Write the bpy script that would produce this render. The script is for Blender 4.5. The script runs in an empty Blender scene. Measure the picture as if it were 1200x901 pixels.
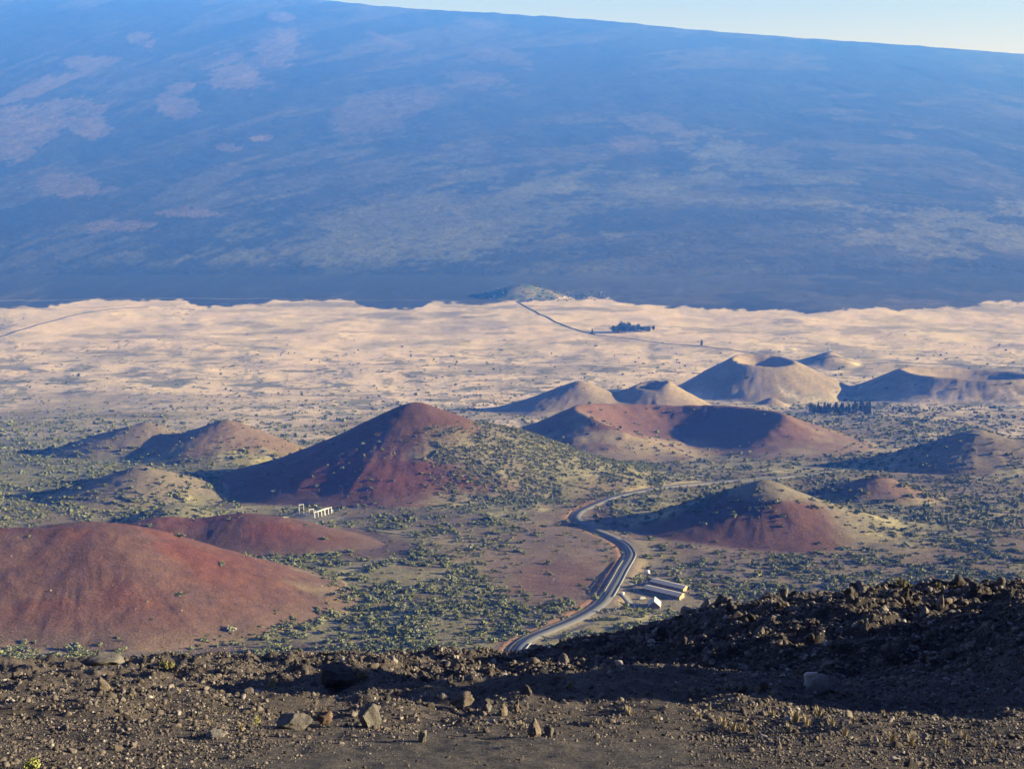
import bpy, math, random
import numpy as np
from mathutils import Vector, Matrix
R = math.radians
rng = np.random.default_rng(11); random.seed(5)
sc = bpy.context.scene
COL = sc.collection

# ------------------------------------------------------------------ camera model (photo pixels 1200x901)
F = 1600.0; PITCH = R(13.2)
def ratio(py): return np.tan(PITCH + np.arctan((np.asarray(py, float) - 450.5) / F))
def uof(px, py):
    v = (450.5 - np.asarray(py, float)) / F
    return ((np.asarray(px, float) - 600) / F) / (math.cos(PITCH) + v * math.sin(PITCH))
def at(px, py, Y): return (float(uof(px, py) * Y), float(Y), float(-ratio(py) * Y))
def project(X, Y, Z):
    fw = Y * math.cos(PITCH) - Z * math.sin(PITCH)
    up = Y * math.sin(PITCH) + Z * math.cos(PITCH)
    fw = np.maximum(fw, 0.1)
    return 600 + F * X / fw, 450.5 - F * up / fw

# ------------------------------------------------------------------ noise
def _h(ix, iy, s):
    n = (ix.astype(np.int64) * 374761393 + iy.astype(np.int64) * 668265263 + s * 1442695041) & 0xFFFFFFFF
    n = ((n ^ (n >> 13)) * 1274126177) & 0xFFFFFFFF
    n = ((n ^ (n >> 16)) * 2246822519) & 0xFFFFFFFF
    return ((n ^ (n >> 15)) & 0xFFFFFF) / float(0xFFFFFF)
def vn(x, y, s=0):
    ix = np.floor(x); iy = np.floor(y); fx = x - ix; fy = y - iy
    fx = fx * fx * fx * (fx * (fx * 6 - 15) + 10); fy = fy * fy * fy * (fy * (fy * 6 - 15) + 10)
    a = _h(ix, iy, s); b = _h(ix + 1, iy, s); c = _h(ix, iy + 1, s); d = _h(ix + 1, iy + 1, s)
    return (a + (b - a) * fx) * (1 - fy) + (c + (d - c) * fx) * fy
def fbm(x, y, s=0, o=4, g=.5):
    t = 0; a = 1; n = 0
    for k in range(o):
        t = t + a * vn(x, y, s + k * 17); n += a; a *= g
        x, y = x * 1.63 + y * 1.2 + 3.1, y * 1.63 - x * 1.2 + 7.7
    return t / n
def ss(a, b, x):
    t = np.clip((x - a) / (b - a), 0, 1); return t * t * (3 - 2 * t)
def pchip(xs, ys):
    xs = np.array(xs, float); ys = np.array(ys, float); h = np.diff(xs); d = np.diff(ys) / h
    m = np.zeros(len(xs)); m[0] = d[0]; m[-1] = d[-1]
    for i in range(1, len(xs) - 1):
        if d[i - 1] * d[i] > 0:
            w1 = 2 * h[i] + h[i - 1]; w2 = h[i] + 2 * h[i - 1]
            m[i] = (w1 + w2) / (w1 / d[i - 1] + w2 / d[i])
    def f(x):
        x = np.asarray(x, float); i = np.clip(np.searchsorted(xs, x) - 1, 0, len(h) - 1)
        t = (x - xs[i]) / h[i]
        return ((1 + 2 * t) * (1 - t) ** 2 * ys[i] + t * (1 - t) ** 2 * h[i] * m[i]
                + t * t * (3 - 2 * t) * ys[i + 1] + t * t * (t - 1) * h[i] * m[i + 1])
    return f

# ------------------------------------------------------------------ terrain
prof = [(0, -1.65), (12, -ratio(901) * 12), (30, -ratio(822) * 30), (45, -ratio(795) * 45), (60, -ratio(776) * 60)]
prof += [(Y, -ratio(r) * Y) for r, Y in ((788, 80), (802, 130), (806, 300), (802, 550), (786, 800), (700, 1100), (600, 1600), (550, 2150),
                                          (500, 3000), (450, 4300), (400, 5600), (357, 7000), (330, 8200), (316, 9000))]
base_prof = pchip(*zip(*prof))
YM, YR = 8600.0, 24000.0
_sk = pchip([-400, 0, 200, 380, 480, 600, 715, 830, 1000, 1200, 1600], [-34, -16, -6, 0.5, 10, 17.5, 26, 38, 50.5, 66.5, 96])
def mountain(X, Y):
    u = X / Y
    px = 600 + F * u * 0.975
    zr = -ratio(_sk(np.clip(px, -400, 1600)) - .5) * YR
    zr = zr - np.maximum(0, np.abs(px - 600) - 1000) * 1.2
    z0 = base_prof(YM)
    s = (Y - YM) / (YR - YM)
    g = np.where(s < 1, .80 * s + .20 * s * s * (3 - 2 * s), 1 - (s - 1) * 2.2)
    z = z0 + (zr - z0) * g
    z = z + (fbm(X / 900, Y / 1500, 5, 4) - .5) * 60 * ss(0, .3, s) * (1 - .8 * ss(.93, 1, s))
    z = z + (fbm(X / 330, Y / 2500, 9, 3) - .5) * 40 * ss(.9, 1, s)
    z = z + np.maximum(0, vn(X / 260, Y * 0 + 3.3, 77) - .80) * 60 * ss(.96, 1, s)
    return z

class Cone:
    pass
CONES = []
def cone(name, px, row, Y, R_, kind, rc=0, breach=None, depth=0, ex=1.0, rot=0, tilt=(0, 0), p=1.15, col='brown', e=.10, foot=0.0):
    c = Cone(); c.name = name; c.x, c.y, zt = at(px, row, Y); c.R = R_; c.kind = kind; c.rc = rc; c.depth = depth; c.breach = breach
    c.ex = ex; c.rot = R(rot); c.tilt = tilt; c.p = p; c.col = col; c.e = e; c.h = zt - float(base0(np.array([c.x]), np.array([c.y]))[0])
    CONES.append(c)
def base0(X, Y):
    zb = np.where(Y < YM, base_prof(np.minimum(Y, YM)), 0)
    zm = mountain(X, np.maximum(Y, YM))
    z = np.where(Y < YM, zb, zm)
    w = ss(500, 1000, Y) * (1 - ss(6500, 8500, Y))
    z = z + w * (fbm(X / 420, Y / 420, 21, 3) - .5) * 22
    z = z + w * (fbm(X / 60, Y / 60, 31, 3) - .5) * 3.0
    z = z + ss(4000, 5500, Y) * (1 - ss(7500, 8600, Y)) * (fbm(X / 500, Y / 900, 41, 4) - .5) * 15
    return z
def cone_h(c, X, Y):
    dx = X - c.x; dy = Y - c.y
    a = dx * math.cos(c.rot) + dy * math.sin(c.rot); b = -dx * math.sin(c.rot) + dy * math.cos(c.rot)
    ang = np.arctan2(dy, dx)
    n = fbm(X / (c.R * .45) + c.x, Y / (c.R * .45), 51, 3) - .5
    d = np.sqrt((a / c.ex) ** 2 + b ** 2) * (1 + .13 * n)
    gul = fbm(np.cos(ang) * 5 + c.x, np.sin(ang) * 5 + d / c.R * .8, 53, 4, .6) - .5
    d = d * (1 + .055 * gul * ss(.12, .5, d / c.R) * ss(1.0, .75, d / c.R))
    dirn = c.tilt[0] * np.cos(ang) + c.tilt[1] * np.sin(ang)
    if c.rc > 0:
        H = c.h * (1 + dirn) * (1 + .10 * (fbm(np.cos(ang) * 1.6 + c.y, np.sin(ang) * 1.6, 55, 2) - .5))
        if c.breach:
            aa = (ang - R(c.breach[0]) + math.pi) % (2 * math.pi) - math.pi
            H = H * (1 - c.breach[2] * np.exp(-(aa / R(c.breach[1])) ** 2))
        t = np.clip((d - c.rc) / (c.R - c.rc), -1, 1)
        outer = H * np.clip(1 - t, 0, 3) ** c.p
        fl = c.h - c.depth
        inner = fl + (H - fl) * np.clip(d / c.rc, 0, 1.6) ** 1.7
        k = c.h * .05
        z = -k * np.logaddexp(-outer / k, -inner / k)
        z = np.where(outer > 0, z, 0) if fl >= 0 else np.where(d < c.rc, z, np.where(outer > 0, np.maximum(z, 0), 0))
    else:
        t = np.sqrt((d / c.R) ** 2 + c.e ** 2) - c.e
        z = c.h * np.clip(1 - t / (math.sqrt(1 + c.e ** 2) - c.e), 0, 1) ** c.p
    return np.where(d < c.R, z if c.rc else np.maximum(z, 0), 0), d / c.R

cone('A', 487, 471, 1950, 300, 'main', col='redtop', e=.05, p=1.12)
cone('A', 590, 507, 1960, 255, 'main', col='scrub', e=.3, p=1.3)
cone('A', 690, 539, 2010, 190, 'main', col='scrub', e=.3, p=1.4)
cone('B', 795, 479, 2660, 385, 'crater', rc=205, depth=62, breach=(-83, 52, .93), tilt=(-.10, -.05), col='redcrater', p=1.15)
cone('C', 680, 446, 3430, 260, 'c', col='tan', e=.06, p=1.3)
cone('C', 764, 450, 3400, 210, 'c', rc=42, depth=16, col='tan', tilt=(.1, .1), p=1.25)
cone('D', 895, 420, 4020, 300, 'd', rc=92, depth=42, tilt=(-.04, .14), col='tan', p=1.12)
cone('D', 905, 466, 3640, 50, 'd', col='tan', e=.3)
cone('E', 972, 412, 4900, 120, 'e', col='brown', e=.06, p=1.2)
cone('F', 1142, 438, 3950, 390, 'f', rc=190, depth=48, col='brown', tilt=(-.08, .05), p=1.2, ex=1.08)
cone('G1', 172, 495, 2440, 185, 'g', col='brown', e=.06, p=1.05)
cone('G2', 266, 492, 2380, 195, 'g', col='brownred', e=.06, p=1.05)
cone('G3', 165, 546, 1800, 140, 'g', col='brown', e=.08, p=1.05)
cone('H', 897, 562, 1500, 160, 'h', col='halfred', e=.05, p=1.3)
cone('I', 1030, 557, 1750, 92, 'i', col='brownred', e=.08, p=1.1)
cone('J', 1145, 503, 2230, 185, 'j', col='brown', e=.06, p=1.1)
cone('J', 1215, 515, 2200, 150, 'j', col='brown', e=.2, p=1.2)
cone('K', 100, 614, 1080, 200, 'k', col='red', e=.30, p=1.15, ex=1.12)
cone('K2', -60, 622, 1050, 200, 'k', col='red', e=.3, p=1.3)
cone('L', 285, 602, 1400, 98, 'l', col='red', e=.35, p=1.2, ex=1.6, rot=-14)
cone('L', 185, 607, 1390, 85, 'l', col='red', e=.5, p=1.2, ex=1.3)
cone('L2', 205, 592, 1520, 90, 'l', col='scrub', e=.4, p=1.3)
cone('M', 612, 334, 7400, 270, 'm', col='mound', e=.5, p=1.5)
GROUPS = []
for c in CONES:
    if c.name not in GROUPS: GROUPS.append(c.name)

# ---- near ridge on the right
_crow = pchip([-200, 300, 380, 480, 560, 620, 680, 760, 830, 880, 940, 1000, 1060, 1200, 1500], [800, 792, 786, 781, 778, 773, 753, 737, 713, 702, 697, 690, 683, 684, 690])
def near_relief(X, Y):
    u = X / np.maximum(Y, 1); px = 600 + F * u * .985
    Yc = 46 + 16 * ss(350, 700, px)
    rowc = _crow(np.clip(px, -200, 1500)) + 2
    zc = -ratio(rowc) * Yc
    hc = zc - base_prof(Yc)
    hc = np.maximum(hc, 0) * ss(300, 420, px)
    hc = hc * (1 - ss(1500, 2600, px) * .5)
    t = Y - Yc
    near_w = 14 + 12 * ss(600, 1000, px)
    f = np.where(t < 0, 1 - ss(0, 1, -t / near_w), 1 - ss(0, 1, t / 26))
    z = hc * f
    # shoulder outside the frame on the right that throws the long shade across the hollow
    for (bx, by, sx, sy, hh) in SHADERS:
        z = z + hh * np.exp(-((X - bx) / sx) ** 2 - ((Y - by) / sy) ** 2)
    w = 1 - ss(75, 120, Y)
    z = z + w * ss(8, 25, Y) * (fbm(X / 6, Y / 6, 61, 4) - .5) * 1.3
    z = z + w * (fbm(X / 1.1, Y / 1.1, 71, 4) - .5) * (.5 * ss(9, 26, Y) + .50 * ss(34, 46, Y)) + w * (fbm(X / .45, Y / .45, 73, 3) - .5) * .22 * ss(16, 30, Y) + w * (fbm(X / .3, Y / .3, 74, 2) - .5) * .05
    z = z + w * (-np.abs(fbm(X / 2.2, Y / 2.2, 75, 3) - .5) + .12) * 1.1 * np.clip(hc / 3, 0, 1) * ss(25, 45, Y)
    return z
SHADERS = [(25, 37.0, 7, 9.3, 8.0), (30, 44, 7, 4, 1.5), (17, 25.5, 4, 3.6, 4.3), (4.2, 27.5, 4.6, 3.2, .95)]
def height_nr(X, Y, want=False):
    X = np.asarray(X, float); Y = np.asarray(Y, float)
    z = base0(X, Y)
    m = Y < 140
    if m.any(): z[m] += near_relief(X[m], Y[m])
    top = np.zeros_like(z); owner = np.full(z.shape, -1); rel = np.ones_like(z) * 9
    add = np.zeros_like(z)
    for i, c in enumerate(CONES):
        RR = c.R * max(c.ex, 1) * 1.15
        m = (np.abs(X - c.x) < RR) & (np.abs(Y - c.y) < RR)
        if not m.any(): continue
        h, t = cone_h(c, X[m], Y[m])
        a0 = add[m]
        new = np.where((a0 > 0) & (h > 0), (a0 ** 5 + h ** 5) ** .2, np.maximum(a0, h))
        if c.rc > 0:   # craters carve the slope they sit on
            pass
        add[m] = new
        b = h > top[m]; mi = np.where(m)[0] if z.ndim == 1 else None
        tt = top[m]; tt[b] = h[b]; top[m] = tt
        oo = owner[m]; oo[b & (h > 1.0)] = i; owner[m] = oo
        rr = rel[m]; rr[b] = t[b]; rel[m] = rr
    z = z + add
    z = z + (fbm(X / 14, Y / 14, 81, 3) - .5) * np.clip(add / 20, 0, 1) * 2.0
    if want: return z, owner, rel, add
    return z
def hit(px, py, Ymin=780, Ymax=9000, n=4000):
    Ys = np.geomspace(Ymin, Ymax, n); u = float(uof(px, py)); r = float(ratio(py))
    z = height_nr(u * Ys, Ys); d = z + r * Ys
    k = np.argmax(d > 0)
    if d[k] <= 0: k = n - 1
    return np.array([u * Ys[k], Ys[k], z[k]])

# ---- level pads
def padz(px, py, y0=780): return hit(px, py, y0)
PADS = []
p = padz(783, 700); PADS.append((p[0], p[1], 34, 62, p[2]))
p = padz(372, 606, 1450); PADS.append((p[0], p[1], 28, 55, p[2]))
def pads(X, Y, z):
    for (x, y, r0, r1, zz) in PADS:
        d = np.hypot(X - x, (Y - y) * 1.0); w = 1 - ss(r0, r1, d)
        z = z * (1 - w) + zz * w
    return z
# ---- the main road
road_px = [(622, 800), (611, 782), (606, 772), (608, 760), (620, 749), (642, 739), (667, 729), (690, 718), (706, 707), (716, 697), (723, 685), (730, 671), (738, 658),
           (741, 648), (735, 638), (720, 629), (700, 621), (682, 613), (675, 606), (680, 599), (697, 591), (717, 583), (740, 577), (765, 572), (800, 568), (850, 564.5), (890, 561.5), (925, 558), (965, 554)]
def smooth_path(P, step, it):
    P = np.array(P, float)
    d = np.r_[0, np.cumsum(np.hypot(*np.diff(P[:, :2], axis=0).T))]
    s = np.arange(0, d[-1], step)
    Q = np.stack([np.interp(s, d, P[:, k]) for k in range(P.shape[1])], 1)
    for _ in range(it):
        Q[1:-1] = (Q[:-2] + 2 * Q[1:-1] + Q[2:]) / 4
    return Q
def path_from(pxs, Ymin, step, it, Ymax=9000):
    P = [hit(a, b, Ymin, Ymax) for a, b in pxs]
    Q = smooth_path(P, step, it)
    Q[:, 2] = height_nr(Q[:, 0], Q[:, 1])
    return Q
Q = path_from(road_px, 780, 5, 10)
Q[:, 2] = pads(Q[:, 0], Q[:, 1], Q[:, 2])
for _ in range(90): Q[1:-1, 2] = (Q[:-2, 2] + 2 * Q[1:-1, 2] + Q[2:, 2]) / 4
qpx, qpy = project(Q[:, 0], Q[:, 1], Q[:, 2])
Q[:, 2] += 2.8 * ss(645, 662, qpy) * (1 - ss(692, 708, qpy)) * (Q[:, 1] < 1400)
ROAD = Q
def near_path(X, Y, P, maxd):
    """signed distance and height of the closest path point"""
    D = np.full(X.shape, 1e9); Z = np.zeros(X.shape); S = np.zeros(X.shape)
    m = (X > P[:, 0].min() - maxd) & (X < P[:, 0].max() + maxd) & (Y > P[:, 1].min() - maxd) & (Y < P[:, 1].max() + maxd)
    idx = np.where(m)[0]
    T = np.gradient(P[:, :2], axis=0); T /= np.linalg.norm(T, axis=1)[:, None]
    for c0 in range(0, len(idx), 40000):
        ii = idx[c0:c0 + 40000]
        d2 = (X[ii][:, None] - P[None, :, 0]) ** 2 + (Y[ii][:, None] - P[None, :, 1]) ** 2
        k = d2.argmin(1)
        dx = X[ii] - P[k, 0]; dy = Y[ii] - P[k, 1]
        al = dx * T[k, 0] + dy * T[k, 1]
        sd = dx * T[k, 1] - dy * T[k, 0]       # + on the right hand side
        k2 = np.clip(k + np.sign(al).astype(int), 0, len(P) - 1); st = np.hypot(P[k2, 0] - P[k, 0], P[k2, 1] - P[k, 1]) + 1e-6
        w = np.clip(np.abs(al) / st, 0, 1)
        D[ii] = np.sqrt(d2[np.arange(len(ii)), k]); Z[ii] = P[k, 2] * (1 - w) + P[k2, 2] * w
        S[ii] = np.sign(sd) * np.minimum(np.abs(sd) + np.maximum(0, D[ii] - np.abs(sd) - 6), D[ii])
    return D, Z, S
def height(X, Y, want=False):
    X = np.asarray(X, float); Y = np.asarray(Y, float); sh = X.shape; X = X.ravel(); Y = Y.ravel()
    z, ow, rel, add = height_nr(X, Y, True)
    z = pads(X, Y, z)
    D, Z, S = near_path(X, Y, ROAD, 60)
    aS = np.abs(S)
    w = np.where(D < 60, 1 - ss(7.5, 20, aS), 0)
    z = z * (1 - w) + (Z - .45) * w
    # bar ditch and cut bank along the left side
    z = z - np.where(D < 60, 1.2 * np.exp(-((S + 10.5) / 2.0) ** 2), 0)
    if want: return z.reshape(sh), ow.reshape(sh), rel.reshape(sh), add.reshape(sh), D.reshape(sh), S.reshape(sh)
    return z.reshape(sh)

# ------------------------------------------------------------------ grid
uf = np.linspace(-.47, .47, 840); uc = .47 + (np.linspace(0, 1, 45)[1:] ** 1.6) * 2.6
us = np.r_[-uc[::-1], uf, uc]
Ys = np.r_[np.linspace(1.2, 9.5, 30), np.geomspace(9.7, 75, 290), np.geomspace(76, 695, 50), np.geomspace(700, 5000, 580),
           np.geomspace(5020, 9000, 150), np.geomspace(9060, YR, 230), YR * 1.006, YR * 1.02, YR * 1.04]
nu, ny = len(us), len(Ys)
GX = us[None, :] * Ys[:, None]; GY = np.repeat(Ys[:, None], nu, 1)
GZ, OW, REL, ADD, RD, RS = height(GX, GY, True)
PX, PY = project(GX, GY, GZ)
print('grid', GX.shape)

# ------------------------------------------------------------------ albedo of the land
def mixc(a, b, w): return a * (1 - w[..., None]) + np.array(b) * w[..., None]
def blob(cx, cy, rx, ry, soft=.35, nz=.5, seed=0, ang=0):
    x = PX - cx; y = PY - cy
    a = math.cos(R(ang)); b = math.sin(R(ang))
    xx = (x * a + y * b) / rx; yy = (-x * b + y * a) / ry
    far = GY > 6000
    d = np.sqrt(xx * xx + yy * yy) + np.where(far, (NM1 - .5) * 2.6 + (NM2 - .5) * 1.5 + (NM3 - .5) * .9, (NZ1 - .5) * 1.4 + (NZ2 - .5)) * nz
    return 1 - ss(1 - soft, 1 + soft, d)
n60 = fbm(GX / 60, GY / 60, 101, 4); n15 = fbm(GX / 14, GY / 14, 111, 3); n300 = fbm(GX / 300, GY / 300, 121, 4); n5 = fbm(GX / 4, GY / 4, 131, 2)
NZ1 = fbm(GX / np.maximum(60, GY * .022), GY / np.maximum(90, GY * .06), 141, 4); NZ2 = fbm(GX / np.maximum(20, GY * .006), GY / np.maximum(40, GY * .02), 151, 3)
AC = PY + .38 * PX - (.52 / 2400) * PX * PX   # runs across the fall of the lava flows
NM1 = fbm(PX / 70, AC / 15, 143, 4); NM2 = fbm(PX / 20, AC / 4.5, 145, 3); NM3 = fbm(PX / 7, AC / 1.9, 147, 2)
C = np.zeros(GX.shape + (3,))
scrubC = np.array([.185, .160, .085]); grassC = np.array([.61, .455, .365]); brownC = np.array([.125, .085, .065])
C[:] = scrubC
C = mixc(C, [.30, .26, .145], ss(.50, .70, n60 * .6 + n15 * .4))
C = mixc(C, [.12, .085, .06], ss(.52, .70, fbm(GX / 90, GY / 90, 161, 4)) * .8)
# pale grass plain
gp = ss(2150, 3900, GY + (n300 - .5) * 2200 - 400 * ss(300, 0, PX))
C = mixc(C, grassC, gp)
C = mixc(C, [.58, .455, .34], gp * ss(.4, .6, n300) * .5)
C = mixc(C, [.30, .25, .20], gp * ss(.52, .60, fbm(GX / 260, GY / 200, 171, 5)) * .45)
C = mixc(C, [.10, .11, .085], gp * ss(.60, .66, fbm(GX / 110, GY / 90, 181, 4, .6)) * .85 * (1 - ss(4400, 6000, GY) * .85))
C = mixc(C, [.17, .15, .12], gp * ss(.60, .66, fbm(GX / 420, GY / 260, 191, 5, .62)) * .55)
C = mixc(C, [.16, .155, .13], gp * ss(.52, .60, fbm(PX / 4.5, PY / 1.6, 187, 3, .6)) * (.05 + .45 * ss(380, 470, PY)) * ss(.3,.55,NZ1))
C = mixc(C, [.13, .135, .11], gp * ss(.54, .64, fbm(PX / 13, PY / 3.2, 185, 4, .6)) * (.22 + .5 * ss(360, 470, PY)) * ss(352, 372, PY) * ss(.35,.6,NZ1))
crack = np.abs(fbm(GX / 340, GY / 420, 201, 4) - .5)
C = mixc(C, [.09, .09, .08], gp * (1 - ss(.0025, .007, crack)) * ss(.5, .62, fbm(GX / 900, GY / 900, 211, 2)) * .8)
C = mixc(C, [.10, .11, .07], blob(80, 545, 200, 48, .5, .7) * .45 * (GY < 4000))
C = mixc(C, [.21, .19, .16], blob(60, 490, 300, 40, .6, .6) * .25 * (GY < 6000))
C = mixc(C, [.16, .16, .115], blob(990, 475, 120, 22, .6, .8) * .4 * (GY > 2500) * (GY < 5000))
# brown and red cinder flats
for (a, b, rx, ry, col, w, ang) in ((655, 660, 95, 62, (.135, .090, .075), .85, -12), (430, 640, 75, 16, (.105, .065, .060), .95, 6), (640, 680, 55, 22, (.12, .06, .048), .7, -5),
                               (1010, 655, 150, 28, (.135, .095, .075), .6, 0), (860, 640, 120, 26, (.135, .090, .076), .8, 5), (905, 690, 90, 12, (.12, .08, .065), .6, 0),
                               (700, 590, 26, 10, (.14, .065, .045), .8, -10), (475, 605, 110, 14, (.10, .075, .068), .8, 5), (820, 668, 70, 14, (.13, .10, .09), .7, 0),
                               (560, 640, 60, 26, (.17, .12, .085), .6, 10), (980, 570, 60, 10, (.12, .06, .055), .6, 0), (1090, 570, 90, 24, (.15, .09, .075), .5, 5),
                               (960, 510, 80, 16, (.15, .10, .085), .5, 5), (300, 775, 330, 22, (.125, .085, .068), .8, 4), (470, 770, 60, 8, (.12, .09, .07), .6, 0), (30, 770, 120, 12, (.17, .125, .1), .7, 0)):
    C = mixc(C, col, blob(a, b, rx, ry, .35, .6, ang=ang) * w * (GY > 200) * (GY < 4200))
# cones
reds = {'red': ([.098, .033, .023], .98), 'redtop': ([.09, .038, .031], .9), 'redcrater': ([.118, .058, .044], .95), 'halfred': ([.15, .125, .092], .9), 'brown': ([.17, .13, .10], .75),
        'brownred': ([.145, .088, .068], .8), 'tan': ([.215, .165, .125], .88), 'scrub': ([.165, .15, .095], .85), 'mound': ([.17, .145, .10], 1.0)}
for i, c in enumerate(CONES):
    m = OW == i
    if not m.any(): continue
    col, w = reds[c.col]; t = REL[m]; sub = C[m]
    ww = w * (1 - ss(.88 if c.col == 'red' else .62, 1.04 if c.col == 'red' else 1.0, t + (n60[m] - .5) * .5))
    new = sub * (1 - ww[:, None]) + np.array(col) * ww[:, None]
    dx = (GX[m] - c.x) / c.R; dy = (GY[m] - c.y) / c.R
    def over(cc, w):
        return new * (1 - w[:, None]) + np.array(cc) * w[:, None]
    nn = n60[m]; px = PX[m]; py = PY[m]
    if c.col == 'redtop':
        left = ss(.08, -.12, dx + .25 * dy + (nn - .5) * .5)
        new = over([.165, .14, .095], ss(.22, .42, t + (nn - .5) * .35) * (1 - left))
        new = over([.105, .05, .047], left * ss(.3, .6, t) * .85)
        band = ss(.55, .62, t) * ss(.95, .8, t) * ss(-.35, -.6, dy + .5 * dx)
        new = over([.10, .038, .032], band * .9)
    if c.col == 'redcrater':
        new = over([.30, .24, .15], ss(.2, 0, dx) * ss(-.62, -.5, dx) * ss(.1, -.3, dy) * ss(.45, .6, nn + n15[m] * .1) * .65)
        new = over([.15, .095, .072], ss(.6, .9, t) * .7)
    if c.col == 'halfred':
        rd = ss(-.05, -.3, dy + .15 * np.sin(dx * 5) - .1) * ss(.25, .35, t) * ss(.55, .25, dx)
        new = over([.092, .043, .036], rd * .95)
    if c.col == 'red':
        new = over([.12, .055, .038], ss(.5, .62, fbm(GX[m] / 70, GY[m] / 70, 221, 4)) * .6)
        new = over([.085, .058, .050], ss(.50, .64, fbm(GX[m] / 110, GY[m] / 110, 231, 4)) * .55)
        new = over([.105, .065, .050], ss(.45, .95, t) * .8)
        new = over([.14, .10, .07], ss(.8, 1.0, t) * .5)
    if c.col == 'tan':
        new = over([.20, .15, .125], ss(.45, .62, fbm(GX[m] / 120, GY[m] / 120, 241, 4)) * .6)
    if c.col == 'mound':
        new = over([.07, .10, .05], ss(.42, .55, fbm(GX[m] / 90, GY[m] / 90, 251, 3)) * .9)
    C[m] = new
# the lava slopes of the far mountain
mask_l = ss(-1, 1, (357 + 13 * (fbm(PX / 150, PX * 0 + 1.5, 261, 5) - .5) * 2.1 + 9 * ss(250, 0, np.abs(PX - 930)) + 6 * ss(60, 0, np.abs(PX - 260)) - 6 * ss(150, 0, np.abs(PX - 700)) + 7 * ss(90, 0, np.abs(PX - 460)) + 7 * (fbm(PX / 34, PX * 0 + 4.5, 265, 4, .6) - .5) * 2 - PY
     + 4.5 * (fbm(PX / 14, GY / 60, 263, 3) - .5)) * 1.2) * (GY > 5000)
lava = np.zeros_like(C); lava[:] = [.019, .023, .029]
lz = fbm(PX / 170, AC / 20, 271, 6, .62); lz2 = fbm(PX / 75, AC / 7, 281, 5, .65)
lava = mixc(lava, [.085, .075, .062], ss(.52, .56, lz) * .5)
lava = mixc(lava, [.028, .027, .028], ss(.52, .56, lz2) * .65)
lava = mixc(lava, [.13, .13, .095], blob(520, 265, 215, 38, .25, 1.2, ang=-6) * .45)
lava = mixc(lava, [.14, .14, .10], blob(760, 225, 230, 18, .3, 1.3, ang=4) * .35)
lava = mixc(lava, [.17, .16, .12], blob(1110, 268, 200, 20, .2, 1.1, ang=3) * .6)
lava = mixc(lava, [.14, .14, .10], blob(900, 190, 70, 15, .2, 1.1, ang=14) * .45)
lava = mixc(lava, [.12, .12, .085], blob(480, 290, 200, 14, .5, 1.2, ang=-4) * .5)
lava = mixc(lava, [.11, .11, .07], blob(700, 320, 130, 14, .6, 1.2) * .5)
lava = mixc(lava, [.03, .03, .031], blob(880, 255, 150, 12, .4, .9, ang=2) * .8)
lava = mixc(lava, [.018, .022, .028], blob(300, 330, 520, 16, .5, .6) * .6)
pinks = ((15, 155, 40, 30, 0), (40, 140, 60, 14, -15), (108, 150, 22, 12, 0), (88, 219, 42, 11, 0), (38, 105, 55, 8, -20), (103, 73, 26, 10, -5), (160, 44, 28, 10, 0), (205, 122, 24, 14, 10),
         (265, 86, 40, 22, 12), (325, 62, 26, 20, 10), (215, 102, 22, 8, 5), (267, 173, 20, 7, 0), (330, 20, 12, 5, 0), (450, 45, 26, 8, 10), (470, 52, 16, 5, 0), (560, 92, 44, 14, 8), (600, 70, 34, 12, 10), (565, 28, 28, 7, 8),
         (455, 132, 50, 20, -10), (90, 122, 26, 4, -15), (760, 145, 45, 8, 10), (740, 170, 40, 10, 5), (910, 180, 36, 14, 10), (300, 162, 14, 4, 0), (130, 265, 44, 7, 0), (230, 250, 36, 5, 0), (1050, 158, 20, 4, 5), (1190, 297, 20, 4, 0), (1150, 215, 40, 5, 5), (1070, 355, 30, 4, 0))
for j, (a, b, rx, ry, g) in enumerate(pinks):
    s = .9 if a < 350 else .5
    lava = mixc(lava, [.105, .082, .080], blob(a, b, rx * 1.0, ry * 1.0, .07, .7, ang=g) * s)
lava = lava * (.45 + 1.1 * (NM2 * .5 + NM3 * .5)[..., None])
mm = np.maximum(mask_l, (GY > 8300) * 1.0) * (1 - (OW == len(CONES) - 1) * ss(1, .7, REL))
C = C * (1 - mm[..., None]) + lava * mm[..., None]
# road margins and pads
ra = np.abs(RS)
C = mixc(C, [.24, .19, .13], (RD < 60) * ss(24, 12, ra) * .6)
C = mixc(C, [.17, .085, .06], (RD < 60) * (RS < 0) * ss(22, 15, ra) * ss(8, 11, ra) * .8 * (GY < 1700))
for (x, y, r0, r1, zz), col, f in zip(PADS, ([.19, .16, .12], [.15, .135, .115]), (.7, .8)):
    d = np.hypot(GX - x, GY - y); C = mixc(C, col, (1 - ss(r0 * .8, r0 * 1.3, d + (n15 - .5) * 20)) * f)
# near slope: dark gravel and rubble
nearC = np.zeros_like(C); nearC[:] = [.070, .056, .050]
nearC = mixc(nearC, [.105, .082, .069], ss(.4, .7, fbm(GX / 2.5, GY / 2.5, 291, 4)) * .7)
nearC = nearC * (1 - .45 * (ss(33, 42, GY) * ss(480, 640, PX)))[..., None]  # ridge and hollow ground painted darker to deepen the shade there
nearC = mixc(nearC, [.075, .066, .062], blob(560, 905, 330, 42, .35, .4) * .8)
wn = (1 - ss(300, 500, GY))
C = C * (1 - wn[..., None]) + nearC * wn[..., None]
C = np.clip(C, .01, .8)

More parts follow.
